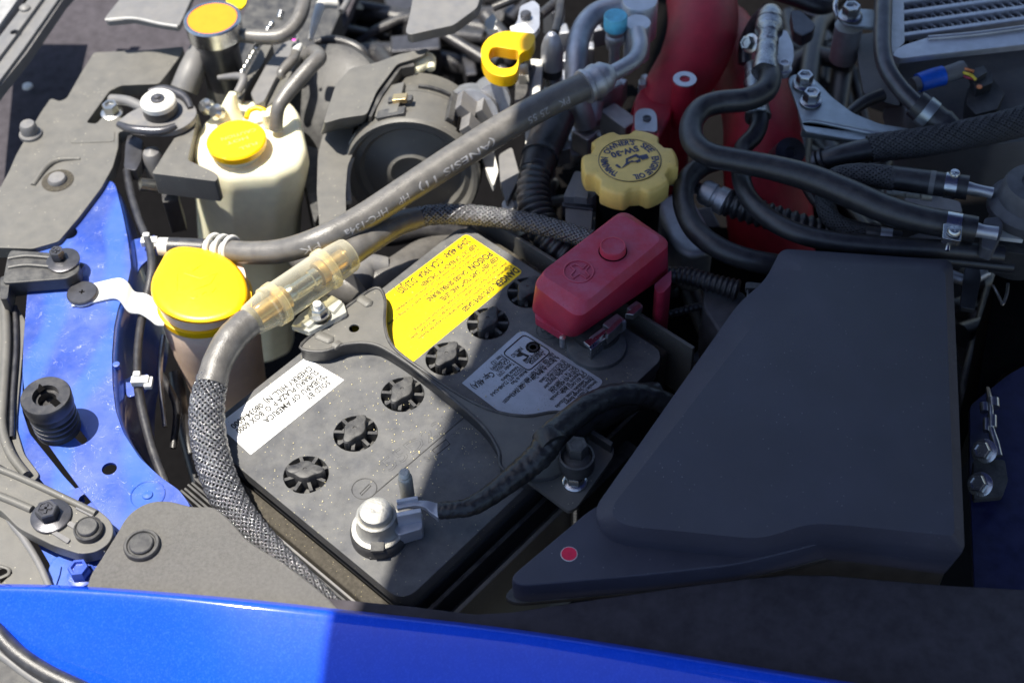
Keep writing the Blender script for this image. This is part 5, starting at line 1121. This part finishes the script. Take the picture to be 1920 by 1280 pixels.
# black metal pipe with clamp
bp = thing('black_metal_pipe', 'glossy black metal pipe descending at the upper right into a clamped hose', 'pipe', P(1680, 120, 2))
tube('pipe', [(1658, -60, 6), (1656, 20, 6), (1655, 90, 5.8), (1664, 130, 5.6), (1690, 168, 5.3), (1722, 200, 5.0)], [17, 17, 17, 17, 17, 17], dmt, bp, n=24, k=12)
ca = P(1715, 193, 5.05); cb = P(1765, 232, 4.2); dd = (cb-ca).normalized(); LL = (cb-ca).length; s = pxs(ca)
lathe('hose_end', [(17*s, 0), (26*s, 0), (27*s, .1*LL), (27*s, .9*LL), (30*s, LL), (22*s, 1.6*LL), (0, 1.7*LL)], ca, rub, bp, ax=dd, n=30)
lathe('band_clamp', [(27.5*s, .3*LL), (29*s, .31*LL), (29*s, .62*LL), (27.5*s, .63*LL)], ca, gald, bp, ax=dd, n=36)
tube('side_tube', [(1590, 215, 3), (1620, 192, 3), (1655, 178, 3)], [11, 12, 12], rub, bp, n=14)
gc = thing('grey_casting', 'pale grey cast housing left of the black metal pipe', 'casting', P(1635, 150, -2))
vs, fs = g_stack([W(rnd([(1608, 65), (1655, 60), (1668, 150), (1690, 200), (1650, 190), (1620, 178), (1608, 110)], 10), 2.4), W(rnd([(1608, 85), (1655, 80), (1668, 170), (1690, 220), (1650, 210), (1620, 198), (1608, 130)], 10), -6)]); mesh('casting', vs, fs, trim, gc, bevel=.3, seg=3)
# ================================================================ intercooler
ic = thing('intercooler', 'finned aluminium intercooler core in the top right corner', 'intercooler', P(1800, 60, 2))
za = 5.0
plate('side_tank', [(1664, -60), (1694, -60), (1696, 80), (1674, 100), (1668, 100)], za+.3, 2.5, alu, ic, r=4, bevel=.12)
plate('lower_rail', [(1672, 104), (1680, 92), (1696, 84), (1740, 70), (1830, 62), (2000, 38), (2000, 72), (1920, 84), (1720, 106), (1690, 110)], za+.5, .5, alum, ic, r=7, bevel=.12)
tube('rail_bead', [(1740, 72, za+.55), (1830, 64, za+.6), (1920, 52, za+.6), (2000, 42, za+.6)], 5, alum, ic, n=10)
plate('end_tank', [(1674, 112), (1920, 88), (2000, 80), (2000, 260), (1860, 270), (1700, 215), (1690, 160)], 2.6, 5, gry, ic, r=10, bevel=.2)
plate('core_back', [(1690, -80), (2000, -80), (2000, 60), (1700, 80)], za-1.4, .5, deep, ic)
for k in range(8):
    y0 = 70-21*k; a = P(1692, y0, za); b_ = P(2000, y0-42, za); d = (b_-a).normalized(); sd = Vector((-d.y, d.x, 0))
    mesh('cooling_tube', *g_box((a+b_)/2, d, sd, EZ, (b_-a).length, .42, .5), alum, ic, bevel=.08)
    bb = B(); n_ = 38; L_ = (b_-a).length; h_ = (P(1692, y0-21, za)-a).length*.82
    zp = [a+d*(L_*i/n_)+sd*(.25 if i % 2 else h_)-EZ*.12 for i in range(n_+1)]
    vs, fs = g_sweep(zp, [.1]*len(zp), 5)
    q0 = len(vs)
    for i, p in enumerate(zp):
        vs += [p, p-EZ*.8]
        if i: fs.append((q0+2*i-2, q0+2*i, q0+2*i+1, q0+2*i-1))
    mesh('cooling_fin_row', vs, fs, alum, ic, kind='stuff', smooth=False, flipfix=False)
# wires and black connector under the intercooler
bw_ = thing('taped_harness', 'short harness wrapped in blue tape with yellow and orange wires', 'wiring harness', P(1750, 150, 2))
tube('sleeve', [(1712, 160, 4.6), (1740, 150, 4.7), (1775, 140, 4.8), (1805, 130, 4.8)], [14, 15, 16, 17], gry, bw_, n=20)
tube('blue_tape', [(1722, 156, 4.65), (1745, 148, 4.7), (1768, 142, 4.75)], [18, 18.5, 19], blup, bw_, n=20)
tube('yellow_wire', [(1800, 134, 4.9), (1812, 138, 5.1), (1822, 142, 5), (1830, 150, 4.8)], 3, fwire, bw_, n=8); tube('orange_wire', [(1800, 128, 5), (1812, 130, 5.2), (1825, 134, 5)], 3, owire, bw_, n=8)
tube('red_wire', [(1800, 138, 4.7), (1815, 146, 4.8), (1828, 148, 4.7)], 2.5, redr, bw_, n=8)
kc = thing('plug_connector', 'square black plug connector under the intercooler', 'connector', P(1850, 170, 2))
for q, z, th in (([(1820, 130), (1845, 122), (1852, 135), (1830, 148)], 4.9, .9), ([(1815, 165), (1862, 148), (1884, 175), (1870, 205), (1830, 215), (1812, 195)], 3.8, 3), ([(1822, 145), (1858, 135), (1862, 155), (1830, 168)], 4.5, 1)): plate('shell', q, z, th, blk, kc, r=3, bevel=.08)
lathe('orange_seal', [(.2, 0), (.18, .1), (0, .1)], P(1836, 164, 4.6), owire, kc, n=12)
# ================================================================ braided hoses right
def bhose(label, px, r, N=18, ends=None):
    t_ = thing('braided_hose', label, 'hose', P(*px[len(px)//2])); pts, rad = wpath(px, r, 12)
    vs, fs = g_sweep(pts, [q*.93 for q in rad], 20); mesh('inner_hose', vs, fs, deep, t_); vs, fs = g_braid(pts, rad, N=N, lay=.75, amp=.035, wid=.9); mesh('woven_sleeve', vs, fs, strandm, t_, kind='stuff', flipfix=False, ang=180); return t_
strandm = mat('matt_braid_filament', (.06, .06, .065), .5, bump=(.4, 60))
bh1 = bhose('thick hose in matt black braid entering from the right edge', [(1990, 205, 4.2), (1900, 232, 4.2), (1810, 252, 4.1), (1720, 268, 4), (1650, 276, 3.8), (1630, 280, 3.7)], [27, 27, 26, 26, 25, 24], 22)
tube('hose_end', [(1650, 276, 3.8), (1600, 286, 3.6), (1555, 298, 3.2), (1530, 308, 2.6)], [21, 21, 20, 20], rub, bh1, n=22)
for q in (0, 10): 
    c = P(1532+q, 306-q*.5, 2.9+q*.02); dd = (P(1555, 298, 3.2)-P(1530, 308, 2.6)).normalized(); s = pxs(c); lathe('hose_clamp', [(20*s, 0), (23*s, 0), (23*s, .22), (20*s, .22)], c, dmt, bh1, ax=dd, n=28)
bh2 = bhose('second braided hose curving down behind the S-shaped hose', [(1676, 335, 4.0), (1640, 330, 4.0), (1600, 328, 3.8), (1565, 336, 3.4), (1548, 365, 2.6), (1555, 405, 2), (1590, 430, 1.8), (1630, 438, 1.8)], [22, 21, 20, 19, 18, 17, 15, 13], 16)
ca = P(1672, 333, 4.0); cb = P(1815, 352, 4.4); dd = (cb-ca).normalized(); LL = (cb-ca).length; s = pxs(ca)
lathe('rubber_cuff', [(0, 0), (23*s, 0), (23*s, LL), (10*s, LL)], ca, rub, bh2, ax=dd, n=32)
lathe('white_mark', [(23.4*s, .50*LL), (23.4*s, .57*LL)], ca, trim, bh2, ax=dd, n=32)
lathe('band_clamp', [(23.5*s, .70*LL), (24.6*s, .70*LL), (24.6*s, .86*LL), (23.5*s, .86*LL)], ca, stl, bh2, ax=dd, n=36)
b = g_bolt(P(1790, 325, 5.2), .36, .2, 0, dish=.1); b.v = []; b.f = []
b.add(*g_lathe([(.36, 0), (.36, .1), (.28, .22), (0, .25)], P(1790, 327, 5.1), n=24)); b.add(*g_box(P(1790, 327, 5.36), EX, EY, EZ, .4, .08, .04)); b.add(*g_box(P(1790, 327, 5.36), EY, EX, EZ, .4, .08, .04)); b.obj('clamp_screw', stl, bh2)
tube('metal_nipple', [(1812, 352, 4.4), (1835, 356, 4.4), (1860, 362, 4.3)], [13, 10, 11], alum, bh2, n=18)
tube('small_cuff', [(1625, 437, 1.9), (1650, 440, 2), (1690, 445, 2)], [13, 14, 12], rub, bh2, n=18); tube('small_band', [(1650, 440, 2), (1672, 443, 2)], [15, 15], alum, bh2, n=18, k=2)
# clamp on the end of the S hose
ca = P(1772, 421, 4.2); cb = P(1800, 426, 4.2); dd = (cb-ca).normalized(); LL = (cb-ca).length; s = pxs(ca)
lathe('band_clamp', [(25.5*s, 0), (27*s, 0), (27*s, LL), (25.5*s, LL)], ca, stl, h1, ax=dd, n=36)
plate('clamp_housing', [(1769, 418), (1805, 424), (1802, 452), (1767, 446)], 5.2, .5, stl, h1, r=3, bevel=.06)
b = B(); q = P(1788, 436, 5.25); b.add(*g_lathe([(.42, 0), (.42, .15), (.32, .28), (0, .3)], q, n=24)); b.add(*g_box(q+EZ*.31, EX, EY, EZ, .45, .09, .04)); b.add(*g_box(q+EZ*.312, EY, EX, EZ, .45, .09, .04)); b.obj('clamp_screw', stl, h1)
tube('screw_tip', [(1778, 458, 4.6), (1776, 470, 4.4)], [4, 5], stl, h1, n=10)
tube('metal_nipple', [(1826, 430, 4.2), (1845, 434, 4.2), (1870, 438, 4.2)], [15, 13, 14], alum, h1, n=18)
# pump / valve at the right edge
vl = thing('valve_housing', 'round dark grey plastic valve housing at the right edge', 'valve', P(1905, 400, 0))
c = P(1926, 398, 3.0); s = pxs(c)*1.16
lathe('dome', [(62*s, 0), (66*s, .3), (66*s, .8), (60*s, 1.1), (54*s, 1.3), (50*s, 2.2), (46*s, 2.5), (24*s, 2.62), (23*s, 2.5), (0, 2.55)], c, valp, vl, n=56)
lathe('body', [(56*s, -4), (56*s, 0)], c, blk, vl, n=40)
plate('pipe_bracket', [(1846, 408), (1872, 405), (1882, 418), (1878, 440), (1862, 470), (1840, 462), (1842, 430)], 4.0, 1, valp, vl, r=5, bevel=.1)
plate('bottom_plate', [(1870, 445), (1960, 455), (1960, 480), (1865, 470)], 2.4, 2, blk, vl, r=4, bevel=.1)
plate('pale_plate', [(1868, 420), (1890, 430), (1920, 450), (1868, 444)], 2.9, .3, wht, vl, r=3, bevel=.03)
# pale plates seen between the hoses
pp = thing('pale_plate', 'pale metal plates glimpsed between the hoses at the right', 'plate', P(1740, 390, -2))
plate('plate', [(1690, 358), (1740, 362), (1800, 378), (1805, 398), (1700, 380)], .6, .3, wht, pp, r=5, bevel=.04)
plate('plate', [(1690, 450), (1745, 428), (1775, 430), (1770, 456), (1700, 458)], .8, .3, trim, pp, r=5, bevel=.04)
lathe('end_fitting', [(.9, 0), (.9, 1.2), (.8, 1.3), (.8, 2.2), (.9, 2.3), (.9, 3)], P(1660, 355, .5), zinc, pp, ax=(1, -.2, 0), n=20)
# wiring corrugated conduit below the loop
cg = thing('corrugated_conduit', 'fat corrugated black conduit with a grey metal end right of the oil cap', 'conduit', P(1420, 400, 0))
pts, rad = wpath([(1352, 375, 1.6), (1400, 392, 1.4), (1450, 408, 1.2), (1500, 422, 1), (1560, 436, .5)], [27, 27, 26, 24, 22], 10); vs, fs = g_corr(pts, rad, .55, .2, 22); mesh('conduit', vs, fs, rub, cg, ang=80)
ca = P(1318, 358, 1.8); cb = P(1362, 380, 1.6); dd = (cb-ca).normalized(); LL = (cb-ca).length; s = pxs(ca)
lathe('metal_end', [(0, -.2), (20*s, -.1), (24*s, .1*LL), (24*s, .45*LL), (21*s, .5*LL), (21*s, .6*LL), (26*s, .65*LL), (27*s, LL), (22*s, LL*1.05)], ca, alu, cg, ax=dd, n=30)
tube('metal_pipe', [(1318, 358, 1.8), (1290, 345, 1.4), (1262, 338, 1)], [12, 11, 11], alu, cg, n=14)
pm = thing('loom_tubes', 'bundle of thin black tubes crossing under the braided hoses', 'tubes', P(1600, 400, 0))
tube('tube', [(1530, 350, 1), (1545, 390, 1), (1560, 430, .5), (1600, 470, 0)], 10, rub, pm, n=12); tube('tube', [(1500, 330, 0), (1530, 380, .5), (1580, 415, .5), (1650, 430, .5)], 9, rub, pm, n=12)
tube('tube', [(1640, 470, 1), (1760, 485, 1), (1900, 500, 1)], 12, rub, pm, n=12)
wk = thing('wing_brackets', 'dark stamped brackets at the right edge under the valve', 'bracket', P(1830, 550, -3))
plate('strip', [(1810, 495), (1835, 492), (1840, 520), (1828, 580), (1800, 575)], 0, .4, dmt, wk, r=5, bevel=.05)
tube('bright_pipe', [(1780, 515, -.5), (1815, 525, -.5), (1850, 510, -.5)], 11, alum, wk, n=14)
plate('dark_wall', [(1870, 500), (2000, 490), (2000, 640), (1880, 700), (1825, 780)], -2, 8, deep, wk, r=5, bevel=.1)
tube('spring_clip', [(1862, 535, 0), (1875, 560, 0), (1880, 570, 0), (1888, 550, 0), (1890, 532, 0)], 3, zinc, wk, n=8)
# ================================================================ loose grit on the battery lid
random.seed(5)
b = B()
for i in range(170):
    u = random.uniform(1, LB-1); v = random.uniform(1, WB-1)
    if i > 60: u = random.gauss(LB*.42, 3.2); v = random.gauss(WB*.42, 2.2)
    if not (.8 < u < LB-.8 and .8 < v < WB-.8): continue
    c = bq(u, v, .03); r = random.uniform(.018, .045); b.add(*g_lathe([(r, -.02), (r*.8, r*.8), (0, r)], c, n=5))
b.obj('grit', mat('pollen_grit', (.72, .62, .34), .8, bump=None), batt, kind='stuff')
# ================================================================ half-seen pipes and castings deep in the bay
random.seed(21)
for lbl, x0, x1, y0, y1 in (('dark jumble of pipes and castings deep behind the alternator', 560, 1010, 0, 150), ('dark jumble of pipes and castings deep behind the red intake', 1400, 1690, 0, 460), ('dark pipes low beside the air box at the right', 1800, 1900, 500, 760), ('dark pipes low between the red cover and the air box', 1250, 1420, 480, 760), ('dark pipes under the oil filler cap', 960, 1300, 330, 520)):
    t_ = thing('hidden_pipework', lbl, 'pipework', P((x0+x1)/2, (y0+y1)/2, -14)); b = B(); b2 = B()
    for i in range(16 if x1-x0 > 200 else 8):
        q = [P(random.uniform(x0, x1), random.uniform(y0, y1), random.uniform(-15, -8)) for _ in range(3)]; c_ = cat_rom(q, 5)
        b.add(*g_sweep(c_, [random.uniform(.35, 1.1)]*len(c_), 10))
    for i in range(10 if x1-x0 > 200 else 4):
        d = Vector((random.uniform(-1, 1), random.uniform(-1, 1), 0)).normalized(); c_ = P(random.uniform(x0, x1), random.uniform(y0, y1), random.uniform(-16, -9))
        b2.add(*g_box(c_, d, EZ.cross(d), EZ, random.uniform(1.5, 5), random.uniform(1, 3), random.uniform(1, 4)))
    b.obj('pipe_jumble', rub, t_, kind='stuff'); b2.obj('casting_jumble', dmt, t_, bevel=.2, kind='stuff')
